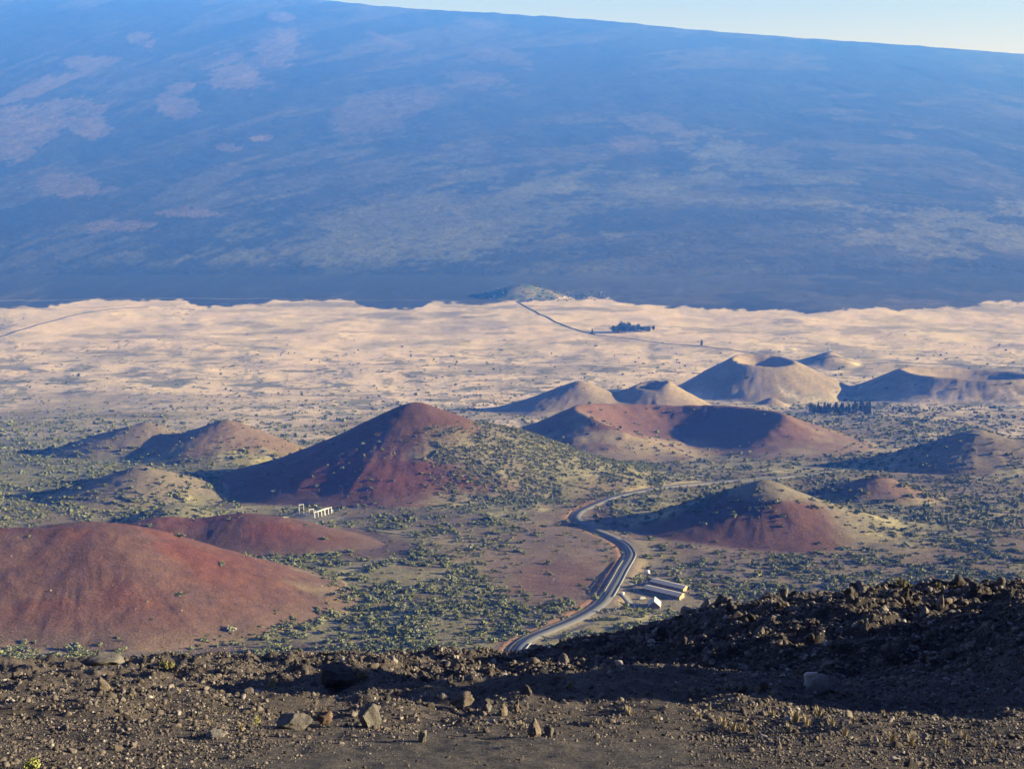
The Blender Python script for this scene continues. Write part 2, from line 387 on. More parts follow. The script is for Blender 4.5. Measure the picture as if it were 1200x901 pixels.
# ------------------------------------------------------------------ materials
def mat(name):
    m = bpy.data.materials.new(name); m.use_nodes = True; nt = m.node_tree; b = nt.nodes['Principled BSDF']
    b.inputs['Roughness'].default_value = .9
    b.inputs['Specular IOR Level'].default_value = .2
    return m, nt, b
def N(nt, t, **k):
    n = nt.nodes.new(t)
    for a, v in k.items():
        if a in n.inputs: n.inputs[a].default_value = v
        else: setattr(n, a, v)
    return n
def coord(nt): return N(nt, 'ShaderNodeNewGeometry').outputs['Position']
def noise(nt, vec, scale, detail=4, rough=.6):
    n = N(nt, 'ShaderNodeTexNoise'); n.inputs['Scale'].default_value = scale; n.inputs['Detail'].default_value = detail; n.inputs['Roughness'].default_value = rough
    nt.links.new(vec, n.inputs['Vector']); return n.outputs['Fac']
def mrange(nt, v, a, b, c, d):
    n = N(nt, 'ShaderNodeMapRange'); n.inputs[1].default_value = a; n.inputs[2].default_value = b; n.inputs[3].default_value = c; n.inputs[4].default_value = d
    nt.links.new(v, n.inputs[0]); return n.outputs[0]
def mul(nt, col, fac):
    n = N(nt, 'ShaderNodeVectorMath', operation='SCALE'); nt.links.new(col, n.inputs[0]); nt.links.new(fac, n.inputs['Scale']); return n.outputs[0]
def mathn(nt, op, a, b):
    n = N(nt, 'ShaderNodeMath', operation=op)
    for i, v in enumerate((a, b)):
        if isinstance(v, (int, float)): n.inputs[i].default_value = v
        else: nt.links.new(v, n.inputs[i])
    return n.outputs[0]
def bump(nt, b, h, strength, dist):
    n = N(nt, 'ShaderNodeBump'); n.inputs['Strength'].default_value = strength; n.inputs['Distance'].default_value = dist
    nt.links.new(h, n.inputs['Height']); nt.links.new(n.outputs[0], b.inputs['Normal'])
def land_mat(name, scales, amp, bscale, bdist, bstr=.6):
    m, nt, b = mat(name); at_ = N(nt, 'ShaderNodeAttribute', attribute_name='albedo'); c = at_.outputs['Color']; P_ = coord(nt)
    f = None
    for s, a in zip(scales, amp):
        v = mrange(nt, noise(nt, P_, s, 5, .65), .3, .7, 1 - a, 1 + a)
        f = v if f is None else mathn(nt, 'MULTIPLY', f, v)
    nt.links.new(mul(nt, c, f), b.inputs['Base Color'])
    bump(nt, b, noise(nt, P_, bscale, 5, .7), bstr, bdist)
    return m
M_near = land_mat('gravel_ground', (.5, 6, 24), (.15, .35, .65), 20, .06, 1.0)
M_land = land_mat('dry_land', (.02, .12, .6, 1.4), (.10, .24, .40, .35), .35, 1.2, .7)
M_mtn = land_mat('lava_slope', (.0015, .006, .022, .06), (.08, .16, .28, .30), .006, 25, .7)
def simple(name, col, rough=.8, nscale=1.0, amp=.15, rnd=0.0, spec=.3, metal=0):
    m, nt, b = mat(name); b.inputs['Roughness'].default_value = rough; b.inputs['Specular IOR Level'].default_value = spec; b.inputs['Metallic'].default_value = metal
    c = N(nt, 'ShaderNodeRGB'); c.outputs[0].default_value = (*col, 1)
    f = mrange(nt, noise(nt, coord(nt), nscale, 4), .3, .7, 1 - amp, 1 + amp)
    if rnd:
        f = mathn(nt, 'MULTIPLY', f, mrange(nt, N(nt, 'ShaderNodeObjectInfo').outputs['Random'], 0, 1, 1 - rnd, 1 + rnd))
    nt.links.new(mul(nt, c.outputs[0], f), b.inputs['Base Color']); return m
def ramp_mat(name, fac_src, stops, nscale, amp, bscale=None, bdist=.02):
    """colour picked from a ramp by a random number per object / per island"""
    m, nt, b = mat(name)
    r = N(nt, 'ShaderNodeValToRGB'); e = r.color_ramp.elements
    while len(e) < len(stops): e.new(.5)
    for k, (pos, col) in enumerate(stops): e[k].position = pos; e[k].color = (*col, 1)
    src = N(nt, 'ShaderNodeObjectInfo').outputs['Random'] if fac_src == 'object' else N(nt, 'ShaderNodeNewGeometry').outputs['Random Per Island'] if fac_src == 'island' else N(nt, 'ShaderNodeAttribute', attribute_name='tint').outputs['Fac']
    nt.links.new(src, r.inputs[0])
    f = mrange(nt, noise(nt, coord(nt), nscale, 5, .7), .3, .7, 1 - amp, 1 + amp)
    nt.links.new(mul(nt, r.outputs[0], f), b.inputs['Base Color'])
    if bscale: bump(nt, b, noise(nt, coord(nt), bscale, 5, .7), .8, bdist)
    return m

# ------------------------------------------------------------------ object helpers
def tag(o, label=None, cat=None, group=None, kind=None):
    if label: o['label'] = label
    if cat: o['category'] = cat
    if group: o['group'] = group
    if kind: o['kind'] = kind
    return o
def mesh_np(name, V, Fc, m, parent=None, smooth=False):
    me = bpy.data.meshes.new(name); V = np.asarray(V, np.float32); Fc = np.asarray(Fc, np.int32); k = Fc.shape[1]
    me.vertices.add(len(V)); me.vertices.foreach_set('co', V.ravel())
    me.loops.add(Fc.size); me.loops.foreach_set('vertex_index', Fc.ravel())
    me.polygons.add(len(Fc)); me.polygons.foreach_set('loop_start', np.arange(0, Fc.size, k, dtype=np.int32))
    me.update(calc_edges=True); me.validate()
    if smooth: me.polygons.foreach_set('use_smooth', np.ones(len(me.polygons), bool))
    if m: me.materials.append(m)
    o = bpy.data.objects.new(name, me); COL.objects.link(o)
    if parent: o.parent = parent
    return o
class MB:
    def __init__(s): s.v = []; s.f = []
    def quad(s, pts):
        n = len(s.v); s.v += [tuple(p) for p in pts]; s.f.append(tuple(range(n, n + len(pts))))
    def box(s, c, d, rz=0, taper=1.0):
        cx, cy, cz = c; dx, dy, dz = (q / 2 for q in d); n = len(s.v)
        for sz in (-1, 1):
            t = taper if sz > 0 else 1
            for sx, sy in ((-1, -1), (1, -1), (1, 1), (-1, 1)):
                x = sx * dx * t; y = sy * dy * t
                s.v.append((cx + x * math.cos(rz) - y * math.sin(rz), cy + x * math.sin(rz) + y * math.cos(rz), cz + sz * dz))
        for q in ((3, 2, 1, 0), (4, 5, 6, 7), (0, 1, 5, 4), (1, 2, 6, 5), (2, 3, 7, 6), (3, 0, 4, 7)): s.f.append(tuple(n + i for i in q))
    def tube(s, P, rad, k=6):
        P = [Vector(p) for p in P]; n0 = len(s.v); rad = rad if isinstance(rad, (list, tuple)) else [rad] * len(P)
        for i, p in enumerate(P):
            t = (P[min(i + 1, len(P) - 1)] - P[max(i - 1, 0)]).normalized()
            a = t.cross(Vector((0, 0, 1)) if abs(t.z) < .9 else Vector((1, 0, 0))).normalized(); b = t.cross(a)
            for j in range(k):
                q = p + (a * math.cos(j * 2 * math.pi / k) + b * math.sin(j * 2 * math.pi / k)) * rad[i]; s.v.append(tuple(q))
        for i in range(len(P) - 1):
            for j in range(k):
                s.f.append((n0 + i * k + j, n0 + i * k + (j + 1) % k, n0 + (i + 1) * k + (j + 1) % k, n0 + (i + 1) * k + j))
        s.f.append(tuple(n0 + j for j in range(k))[::-1]); s.f.append(tuple(n0 + (len(P) - 1) * k + j for j in range(k)))
    def build(s, name, m, parent=None, smooth=False):
        me = bpy.data.meshes.new(name); me.from_pydata(s.v, [], s.f); me.update()
        if smooth:
            for p_ in me.polygons: p_.use_smooth = True
        me.materials.append(m); o = bpy.data.objects.new(name, me); COL.objects.link(o)
        if parent: o.parent = parent
        return o
def empty(name, loc, rz=0):
    o = bpy.data.objects.new(name, None); COL.objects.link(o); o.location = loc; o.rotation_euler.z = rz; return o
def copy_tree(o, parent=None):
    c = o.copy(); COL.objects.link(c); c.parent = parent
    for ch in list(o.children): copy_tree(ch, c)
    return c

# ------------------------------------------------------------------ land meshes, one sheet cut into named pieces
idx = np.arange(nu * ny).reshape(ny, nu)
Q4 = np.stack([idx[:-1, :-1], idx[:-1, 1:], idx[1:, 1:], idx[1:, :-1]], -1)
OWc = OW[:-1, :-1]
gid = np.zeros(OWc.shape, int)        # 0 near, 1 land, 2 mountain, 10+ cones
gid[:] = 1; gid[Ys[:-1] < 75] = 0; gid[Ys[:-1] >= YM] = 2
for gi, g in enumerate(GROUPS):
    for i, c in enumerate(CONES):
        if c.name == g: gid[(OWc == i) & (gid == 1)] = 10 + gi
VV = np.stack([GX, GY, GZ], -1).reshape(-1, 3); CC = C.reshape(-1, 3)
def land_piece(name, sel, m):
    f = Q4[sel].reshape(-1, 4)
    if not len(f): return
    used = np.unique(f); rm = np.zeros(len(VV), np.int32); rm[used] = np.arange(len(used))
    o = mesh_np(name, VV[used], rm[f], m, smooth=True)
    a = o.data.color_attributes.new('albedo', 'FLOAT_COLOR', 'POINT')
    a.data.foreach_set('color', np.c_[CC[used], np.ones(len(used))].astype(np.float32).ravel())
    o['kind'] = 'structure'; return o
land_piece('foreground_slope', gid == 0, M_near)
land_piece('ground', gid == 1, M_land)
land_piece('mountain', gid == 2, M_mtn)
for gi, g in enumerate(GROUPS): land_piece('cinder_cone_hill', gid == 10 + gi, M_land)
# land under and behind the camera
bx = np.linspace(-60, 60, 60); by = np.linspace(-60, 1.19, 30)
BX, BY = np.meshgrid(bx, by); BZ = -1.65 - .41 * BY * 1.0 - 0.15
BX = BX * (1 + 0 * BY); bi = np.arange(BX.size).reshape(BX.shape)
o = mesh_np('foreground_slope', np.stack([BX, BY, BZ], -1).reshape(-1, 3), np.stack([bi[:-1, :-1], bi[:-1, 1:], bi[1:, 1:], bi[1:, :-1]], -1).reshape(-1, 4), M_near, smooth=True)
a = o.data.color_attributes.new('albedo', 'FLOAT_COLOR', 'POINT'); a.data.foreach_set('color', np.tile(np.array([.09, .08, .07, 1], np.float32), BX.size)); o['kind'] = 'structure'

# ------------------------------------------------------------------ roads
M_road = simple('asphalt', (.115, .115, .125), .85, .4, .12)
M_line = simple('road_paint', (.17, .17, .17), .7, .5, .2)
M_dirt = simple('packed_dirt', (.10, .095, .085), .95, .05, .2)
M_pale = simple('pale_track', (.20, .18, .15), .95, .05, .2)
def ribbon(P, offs, zoff, m, name, z_from=None):
    T = np.gradient(P[:, :2], axis=0); T /= np.linalg.norm(T, axis=1)[:, None]; Nn = np.stack([T[:, 1], -T[:, 0]], 1)
    V = []
    for o_ in offs:
        xy = P[:, :2] + Nn * o_[0]; z = P[:, 2] + zoff + o_[1] if z_from is None else z_from(xy[:, 0], xy[:, 1]) + zoff + o_[1]
        V.append(np.c_[xy, z])
    V = np.stack(V, 1); n, k = V.shape[:2]; ii = np.arange(n * k).reshape(n, k)
    Fq = np.stack([ii[:-1, :-1], ii[:-1, 1:], ii[1:, 1:], ii[1:, :-1]], -1).reshape(-1, 4)[:, ::-1]
    o = mesh_np(name, V.reshape(-1, 3), Fq, m, smooth=False); o['kind'] = 'structure'; return o
ribbon(ROAD, ((-4.7, -1.2), (-4.3, 0), (0, .001), (4.3, 0), (4.7, -1.2)), 0.1, M_road, 'road')
for off in (-3.6, 3.6): ribbon(ROAD, ((off - .12, 0), (off + .12, 0)), .115, M_line, 'road_edge_line')
ribbon(ROAD, ((-.10, 0), (.10, 0)), .117, simple('yellow_paint', (.17, .15, .11), .8), 'road_centre_line')
def far_path(pxs, w, m, name, Ymin, Ymax=9000, up=.8, step=12, it=4):
    P_ = path_from(pxs, Ymin, step, it, Ymax)
    ribbon(P_, ((-w / 2, -2.5), (-w / 2, 0), (0, .1), (w / 2, 0), (w / 2, -2.5)), up, m, name, z_from=lambda x, y: height(x, y))
M_dark = simple('weathered_asphalt', (.055, .055, .058), .9, .05, .2)
far_path([(606, 354), (625, 364), (650, 377), (680, 388), (700, 393)], 14, M_dark, 'highway', 4500)
far_path([(700, 393), (730, 396), (775, 402), (840, 408), (885, 414), (960, 422), (1040, 425), (1110, 427), (1230, 432)], 10, M_dirt, 'gravel_track', 4600, up=.6)
far_path([(-30, 402), (0, 395), (40, 382), (80, 371), (130, 362), (175, 360)], 13, M_dark, 'highway', 4500)
far_path([(-60, 354), (60, 352), (130, 350), (250, 350), (330, 350), (480, 352), (560, 353)], 10, M_pale, 'lava_road', 5500, 12000, step=20)
far_path([(1040, 519), (1075, 516), (1110, 513), (1150, 511)], 7, M_dirt, 'dirt_road', 2200, up=.5, step=6)
far_path([(1085, 487), (1120, 488), (1150, 493), (1168, 503)], 8, M_dark, 'dirt_road', 2600, up=.5, step=6)
far_path([(330, 608), (372, 612), (420, 618), (470, 626), (520, 632)], 5, M_pale, 'dirt_road', 1400, up=.25, step=5)
far_path([(728, 698), (745, 706), (770, 712), (800, 714), (828, 712)], 7, M_road, 'access_drive', 1000, up=.22, step=3)
far_path([(735, 686), (755, 684), (775, 681), (800, 681), (812, 686)], 9, M_road, 'access_drive', 1040, up=.22, step=3)
far_path([(640, 741), (628, 748), (622, 755), (630, 765), (648, 772)], 3, M_dirt, 'dirt_road', 800, up=.25, step=3)

# ------------------------------------------------------------------ guardrails
M_rail = simple('galvanised_steel', (.42, .42, .41), .5, .5, .08)
M_post = simple('rail_post_wood', (.30, .26, .21), .9, 1, .1)
def guardrail(r0, r1, side, label):
    k = [i for i in range(len(ROAD)) if r0 <= qpy[i] <= r1 and ROAD[i, 1] < 1700]
    P_ = ROAD[min(k):max(k) + 1]; T = np.gradient(P_[:, :2], axis=0); T /= np.linalg.norm(T, axis=1)[:, None]; Nn = np.stack([T[:, 1], -T[:, 0]], 1)
    xy = P_[:, :2] + Nn * side * 5.2; z = P_[:, 2]
    root = empty('guardrail', (xy[0, 0], xy[0, 1], z[0] - .4)); O = Vector(root.location)
    b = MB()
    for i in range(len(xy) - 1):
        a_ = Vector((*xy[i], z[i])) - O; c_ = Vector((*xy[i + 1], z[i + 1])) - O
        n_ = Vector((Nn[i, 0], Nn[i, 1], 0)) * .09
        b.quad([a_ - n_ + Vector((0, 0, .45)), c_ - n_ + Vector((0, 0, .45)), c_ - n_ + Vector((0, 0, 1.0)), a_ - n_ + Vector((0, 0, 1.0))])
        b.quad([a_ + n_ + Vector((0, 0, 1.0)), c_ + n_ + Vector((0, 0, 1.0)), c_ + n_ + Vector((0, 0, .45)), a_ + n_ + Vector((0, 0, .45))])
        b.quad([a_ - n_ + Vector((0, 0, 1.0)), c_ - n_ + Vector((0, 0, 1.0)), c_ + n_ + Vector((0, 0, 1.0)), a_ + n_ + Vector((0, 0, 1.0))])
        b.quad([a_ + n_ + Vector((0, 0, .45)), c_ + n_ + Vector((0, 0, .45)), c_ - n_ + Vector((0, 0, .45)), a_ - n_ + Vector((0, 0, .45))])
    b.build('rail', M_rail, root)
    for i in range(len(xy)):
        q = MB(); p_ = Vector((*xy[i], z[i])) - O
        q.box((p_.x, p_.y, p_.z - .05), (.22, .16, 1.9)); q.build('post', M_post, root)
    tag(root, label, 'guardrail', 'guardrails along the winding road')
guardrail(632, 701, 1, 'long pale steel guardrail on the right edge of the winding road above the buildings')
guardrail(660, 697, -1, 'pale steel guardrail on the left edge of the raised road above the shaded bank')
guardrail(753, 792, 1, 'short pale guardrail on the inside of the nearest road bend')

# ------------------------------------------------------------------ buildings by the road
padA = PADS[0]; zA = padA[4]
def on_pad(px, py, zp): r_ = float(ratio(py)); Y = -zp / r_; return float(uof(px, py)) * Y, Y
M_roof = simple('pale_metal_roof', (.46, .40, .34), .6, .8, .08); M_roofd = simple('grey_shingle', (.50, .47, .44), .7, .8, .08)
M_wallo = simple('ochre_wall', (.58, .36, .15), .8, .6, .06); M_wallg = simple('brown_board_wall', (.14, .105, .08), .8, .6, .1)
M_win = simple('window_glass', (.03, .035, .045), .15, 1, .05, spec=.6); M_white = simple('white_paint', (.80, .80, .79), .5, 1, .03)
M_tyre = simple('tyre_rubber', (.03, .03, .03), .9); M_conc = simple('concrete_slab', (.32, .30, .27), .9, .8, .1)
def gable(name, label, cat, A, B, w, hw, hr, mr, mw, me_, wins, over=.7, door=True, group=None):
    """long building, ridge from A to B (ground points)"""
    ax, ay = A; bx_, by_ = B; L = math.hypot(bx_ - ax, by_ - ay); rz = math.atan2(by_ - ay, bx_ - ax)
    root = empty(name, ((ax + bx_) / 2, (ay + by_) / 2, zA), rz)
    q = MB(); q.box((0, 0, .15), (L + 1.5, w + 1.5, .5)); q.build('slab', M_conc, root)
    h0 = .4
    q = MB()
    for s in (-1, 1): q.quad([(-s * L / 2, s * -w / 2 * 1, h0), (s * L / 2, -s * w / 2, h0), (s * L / 2, -s * w / 2, hw), (-s * L / 2, -s * w / 2, hw)])
    q.build('wall', mw, root)
    for s in (-1, 1):
        q = MB(); x = s * L / 2
        pts = [(x, -s * w / 2, h0), (x, s * w / 2, h0), (x, s * w / 2, hw), (x, 0, hr - .12), (x, -s * w / 2, hw)]
        q.quad(pts); q.build('gable_wall', me_, root)
    for s in (-1, 1):
        q = MB(); x = L / 2 + over; sl = (hr - hw) / (w / 2); y = s * (w / 2 + over); ze = hw - sl * over
        t = .16
        P1 = [(-x, 0, hr), (x, 0, hr), (x, y, ze), (-x, y, ze)]
        P2 = [(a_, b_, c_ + t) for a_, b_, c_ in P1]
        if s > 0: P1, P2 = P1, P2[::-1]
        else: P1, P2 = P1[::-1], P2
        q.quad(P1); q.quad(P2)
        P1 = [(-x, 0, hr), (x, 0, hr), (x, y, ze), (-x, y, ze)]
        for i in range(4):
            a_, b_ = P1[i], P1[(i + 1) % 4]; q.quad([a_, b_, (b_[0], b_[1], b_[2] + t), (a_[0], a_[1], a_[2] + t)])
        q.build('roof', mr, root)
    for s in (-1, 1):
        for k in range(wins):
            x = -L / 2 + (k + .5) * L / wins; q = MB(); q.box((x, s * (w / 2 + .03), (h0 + hw) / 2 + .2), (1.6, .06, 1.1)); f = q.build('window', M_white, root)
            q = MB(); q.box((x, s * (w / 2 + .07), (h0 + hw) / 2 + .2), (1.35, .06, .9)); q.build('pane', M_win, f)
    if door:
        q = MB(); q.box((L / 2 + .04, -w * .12, h0 + 1.05), (.07, 1.1, 2.1)); q.build('door', M_wallg, root)
    tag(root, label, cat, group); return root
A = on_pad(757, 691, zA); B = on_pad(799, 701, zA)
gable('dormitory', 'long low building with pale roof and ochre end wall, the nearer of the parallel pair', 'building', A, B, 8.5, 3.2, 4.6, M_roof, M_wallg, M_wallo, 7)
A = on_pad(765, 683, zA); B = on_pad(803, 692, zA)
gable('dormitory', 'long low building with pale roof and ochre end wall, the farther of the parallel pair', 'building', A, B, 8, 3.2, 4.5, M_roof, M_wallg, M_wallo, 6)
x_, y_ = on_pad(767, 711, zA)
gable('gabled_cabin', 'small steep-roofed cabin with a dark gable facing the camera beside the drive', 'building', (x_ + .8, y_ + 6), (x_ - .8, y_ - 4), 9.5, 2.8, 6.8, M_roofd, M_wallg, M_wallg, 2)
# tank, vehicles
x_, y_, z_ = hit(759, 672, 1050)
root = empty('water_tank', (x_, y_, height(np.array([x_]), np.array([y_]))[0]))
q = MB(); q.tube([(0, 0, -.6), (0, 0, 2.4), (0, 0, 2.5)], [2.1, 2.1, 2.05], 20); q.build('tank_shell', M_white, root, True)
q = MB(); q.tube([(0, 0, 2.5), (0, 0, 2.9), (0, 0, 3.25), (0, 0, 3.4)], [2.15, 1.7, .9, .1], 20); d_ = q.build('dome_lid', M_white, root, True)
q = MB(); q.tube([(0, 0, 3.3), (0, 0, 3.7)], .25, 8); q.build('vent_cap', M_rail, d_)
tag(root, 'round white water tank with domed lid on the grass above the buildings', 'tank')
def van(px, py, rz, label, L=5.0, W=2.0, H=2.0, ymin=1000):
    x, y, z = hit(px, py, ymin); z = float(height(np.array([x]), np.array([y]))[0]) + .05
    root = empty('parked_car', (x, y, z), rz)
    q = MB(); q.box((0, 0, .75), (L, W, .8)); q.build('body', M_white, root)
    q = MB(); q.box((-.35, 0, 1.55), (L * .66, W * .92, H - 1.15), taper=.84); c_ = q.build('cabin', M_white, root)
    for s in (-1, 1):
        q = MB(); q.box((-.35, s * W * .43, 1.52), (L * .52, .06, .42)); q.build('side_window', M_win, c_)
    q = MB(); q.box((L * .255, 0, 1.5), (.06, W * .74, .42)); q.build('windscreen', M_win, c_)
    for sx in (-1, 1):
        for sy in (-1, 1):
            q = MB(); q.tube([(sx * L * .31, sy * (W / 2 - .22), .36), (sx * L * .31, sy * (W / 2 + .03), .36)], .36, 12); q.build('wheel', M_tyre, root)
    for s in (-1, 1):
        q = MB(); q.box((L / 2 + .02, s * W * .36, .85), (.05, .3, .18)); q.build('headlight', M_rail, root)
    tag(root, label, 'car', 'vehicles parked near the buildings'); return root
van(730, 698, 1.3, 'white van parked at the roadside turn-off left of the buildings')
van(753, 700, .25, 'white car parked between the cabin and the long buildings', 5.2, 2.1, 1.75)
# utility poles beside the drive
M_pole = simple('weathered_pole', (.22, .17, .13), .9, 2, .15)
for (px, py, lab) in ((724, 713, 'wooden utility pole beside the road left of the drive'), (743, 713, 'wooden utility pole between the road and the cabin'), (812, 700, 'wooden utility pole to the right of the long buildings')):
    x, y, z = hit(px, py, 1000); z = float(height(np.array([x]), np.array([y]))[0])
    root = empty('utility_pole', (x, y, z - .3)); q = MB(); q.tube([(0, 0, 0), (0, 0, 7)], [.16, .11], 8); q.build('pole', M_pole, root)
    q = MB(); q.box((0, 0, 6.4), (1.9, .12, .14)); q.build('crossarm', M_pole, root); tag(root, lab, 'utility pole', 'utility poles near the buildings')
# ------------------------------------------------------------------ substation
zB = PADS[1][4]
def gantry(px, py, w, h, rz, label, legs='a'):
    x, y = on_pad(px, py, zB)
    root = empty('steel_gantry', (x, y, zB), rz)
    for s in (-1, 1):
        q = MB()
        for t in (-1, 1):
            q.tube([(s * w / 2, t * .9, -.5), (s * w / 2, t * .25, h)], .22, 5)
        for k in range(4):
            f0 = k / 4; f1 = (k + 1) / 4; e = 1 if k % 2 else -1
            q.tube([(s * w / 2, e * (.9 - .65 * f0), h * f0), (s * w / 2, -e * (.9 - .65 * f1), h * f1)], .1, 4)
        q.build('leg', M_white, root)
    q = MB()
    for t in (-.3, .3): q.tube([(-w / 2 - .4, t, h), (w / 2 + .4, t, h)], .2, 5)
    n = 6
    for k in range(n): q.tube([(-w / 2 + k * w / n, -.3 if k % 2 else .3, h + .02), (-w / 2 + (k + 1) * w / n, .3 if k % 2 else -.3, h + .02)], .1, 4)
    q.build('beam', M_white, root)
    for k in (-1, 0, 1):
        q = MB(); q.tube([(k * w * .3, 0, h - .15), (k * w * .3, 0, h - .7), (k * w * .3, 0, h - 1.5)], [.14, .2, .1], 6); q.build('insulator', M_rail, root)
    tag(root, label, 'gantry', 'white steel gantries of the substation')
gantry(353.5, 602, 5.5, 12, .35, 'tall narrow white steel gantry at the left end of the substation')
gantry(365, 602, 6, 6, .5, 'low white steel gantry second from the left in the substation')
for k, (px, py, nm) in enumerate(((373, 606, 'leftmost'), (377, 604.6, 'second'), (381, 603.2, 'third'), (384.5, 602, 'rightmost'))):
    gantry(px, py, 9.5, 7.5, .62, '%s of the four parallel white gantries at the right of the substation' % nm if k in (0, 3) else '%s from the left of the four parallel white gantries of the substation' % nm)
for k, (px, py) in enumerate(((359, 605), (369, 601), (389, 600))):
    x, y = on_pad(px, py, zB); root = empty('transformer', (x, y, zB - .1), .5)
    q = MB(); q.box((0, 0, 1.3), (3, 2, 2.6)); q.build('tank', simple('grey_enamel', (.35, .37, .38), .5), root)
    for s in (-1, 1):
        q = MB()
        for j in range(5): q.box((-1.2 + j * .6, s * 1.2, 1.2), (.14, .5, 1.9))
        q.build('radiator', M_rail, root)
    for j in (-1, 0, 1):
        q = MB(); q.tube([(j * .8, 0, 2.6), (j * .8, 0, 3.7)], [.16, .08], 6); q.build('bushing', M_white, root)
    tag(root, ('grey transformer standing beside the tall left gantry', 'grey transformer between the low gantry and the four parallel ones', 'grey transformer at the right end of the substation')[k], 'transformer')
# ------------------------------------------------------------------ lookout on the far peak
c = [q_ for q_ in CONES if q_.name == 'E'][0]
zE = float(height(np.array([c.x]), np.array([c.y]))[0])
root = empty('hilltop_tower', (c.x, c.y, zE - 1))
q = MB(); q.box((4, -2, 3.5), (11, 8, 7)); q.build('equipment_hut', M_white, root)
q = MB()
for sx in (-1, 1):
    for sy in (-1, 1): q.tube([(sx * 3 - 2, sy * 3, 0), (sx * 1 - 2, sy * 1, 26)], .4, 5)
for k in range(6):
    a_ = 3 - 2 * k / 6; z1 = k * 26 / 6; a2 = 3 - 2 * (k + 1) / 6; z2 = (k + 1) * 26 / 6
    for sy in (-1, 1): q.tube([(-a_ - 2, sy * a_, z1), (a2 - 2, sy * a2, z2)], .25, 4); q.tube([(a_ - 2, sy * a_, z1), (-a2 - 2, sy * a2, z2)], .25, 4)
q.build('lattice_mast', M_white, root)
q = MB(); q.tube([(-2, -1.5, 18), (-2, -2.3, 18), (-2, -2.8, 18)], [2.6, 2.0, .4], 12); q.build('dish', M_white, root)
tag(root, 'white lattice tower and hut on top of the small dark peak beyond the cratered cones', 'tower')
x, y, z = hit(130, 349, 6500, 12000)

# ------------------------------------------------------------------ foliage
def leaf_cloud(n, sx, sy, sz, size, seed, base=.0, lobes=5, lo=-.1):
    """n leaf-clump quads spread through a few lobes; returns V,F"""
    r = np.random.default_rng(seed)
    cen = r.normal(0, 1, (lobes, 3)) * np.array([sx, sy, sz]) * .36; cen[:, 2] = np.abs(cen[:, 2]) * .8 + sz * .45
    rad = r.uniform(.35, .62, lobes)
    k = r.integers(0, lobes, n); d = r.normal(0, 1, (n, 3)); d /= np.linalg.norm(d, axis=1)[:, None]
    rr = rad[k] * r.uniform(.45, 1.0, n) ** .6
    P_ = cen[k] + d * rr[:, None] * np.array([sx, sy, sz * .8]); P_[:, 2] = np.maximum(P_[:, 2], size * .1) + base
    nrm = d + r.normal(0, .5, (n, 3)); nrm /= np.linalg.norm(nrm, axis=1)[:, None]
    a = np.cross(nrm, r.normal(0, 1, (n, 3))); a /= np.linalg.norm(a, axis=1)[:, None]; b = np.cross(nrm, a)
    s = size * r.uniform(.6, 1.3, n)[:, None]; w = r.uniform(.5, 1, n)[:, None]
    V = np.stack([P_ - a * s - b * s * w * .6, P_ + a * s * .8 - b * s * w, P_ + a * s + b * s * w * .7, P_ - a * s * .7 + b * s * w], 1).reshape(-1, 3)
    return V, np.arange(4 * n).reshape(n, 4)
greens = ((0, (.11, .125, .05)), (.35, (.155, .165, .075)), (.7, (.15, .165, .095)), (1, (.22, .215, .16)))
M_shrub = ramp_mat('shrub_leaves', 'object', greens, .8, .3)
M_shrubs = ramp_mat('scrub_leaves', 'attr', greens, .5, .3)
M_tree = ramp_mat('tree_leaves', 'object', ((0, (.04, .055, .03)), (1, (.07, .09, .045))), .3, .3)
M_bark = simple('bark', (.12, .09, .07), .95, 2, .2)
for m_ in (M_shrub, M_shrubs, M_tree): m_.node_tree.nodes['Principled BSDF'].inputs['Specular IOR Level'].default_value = .1

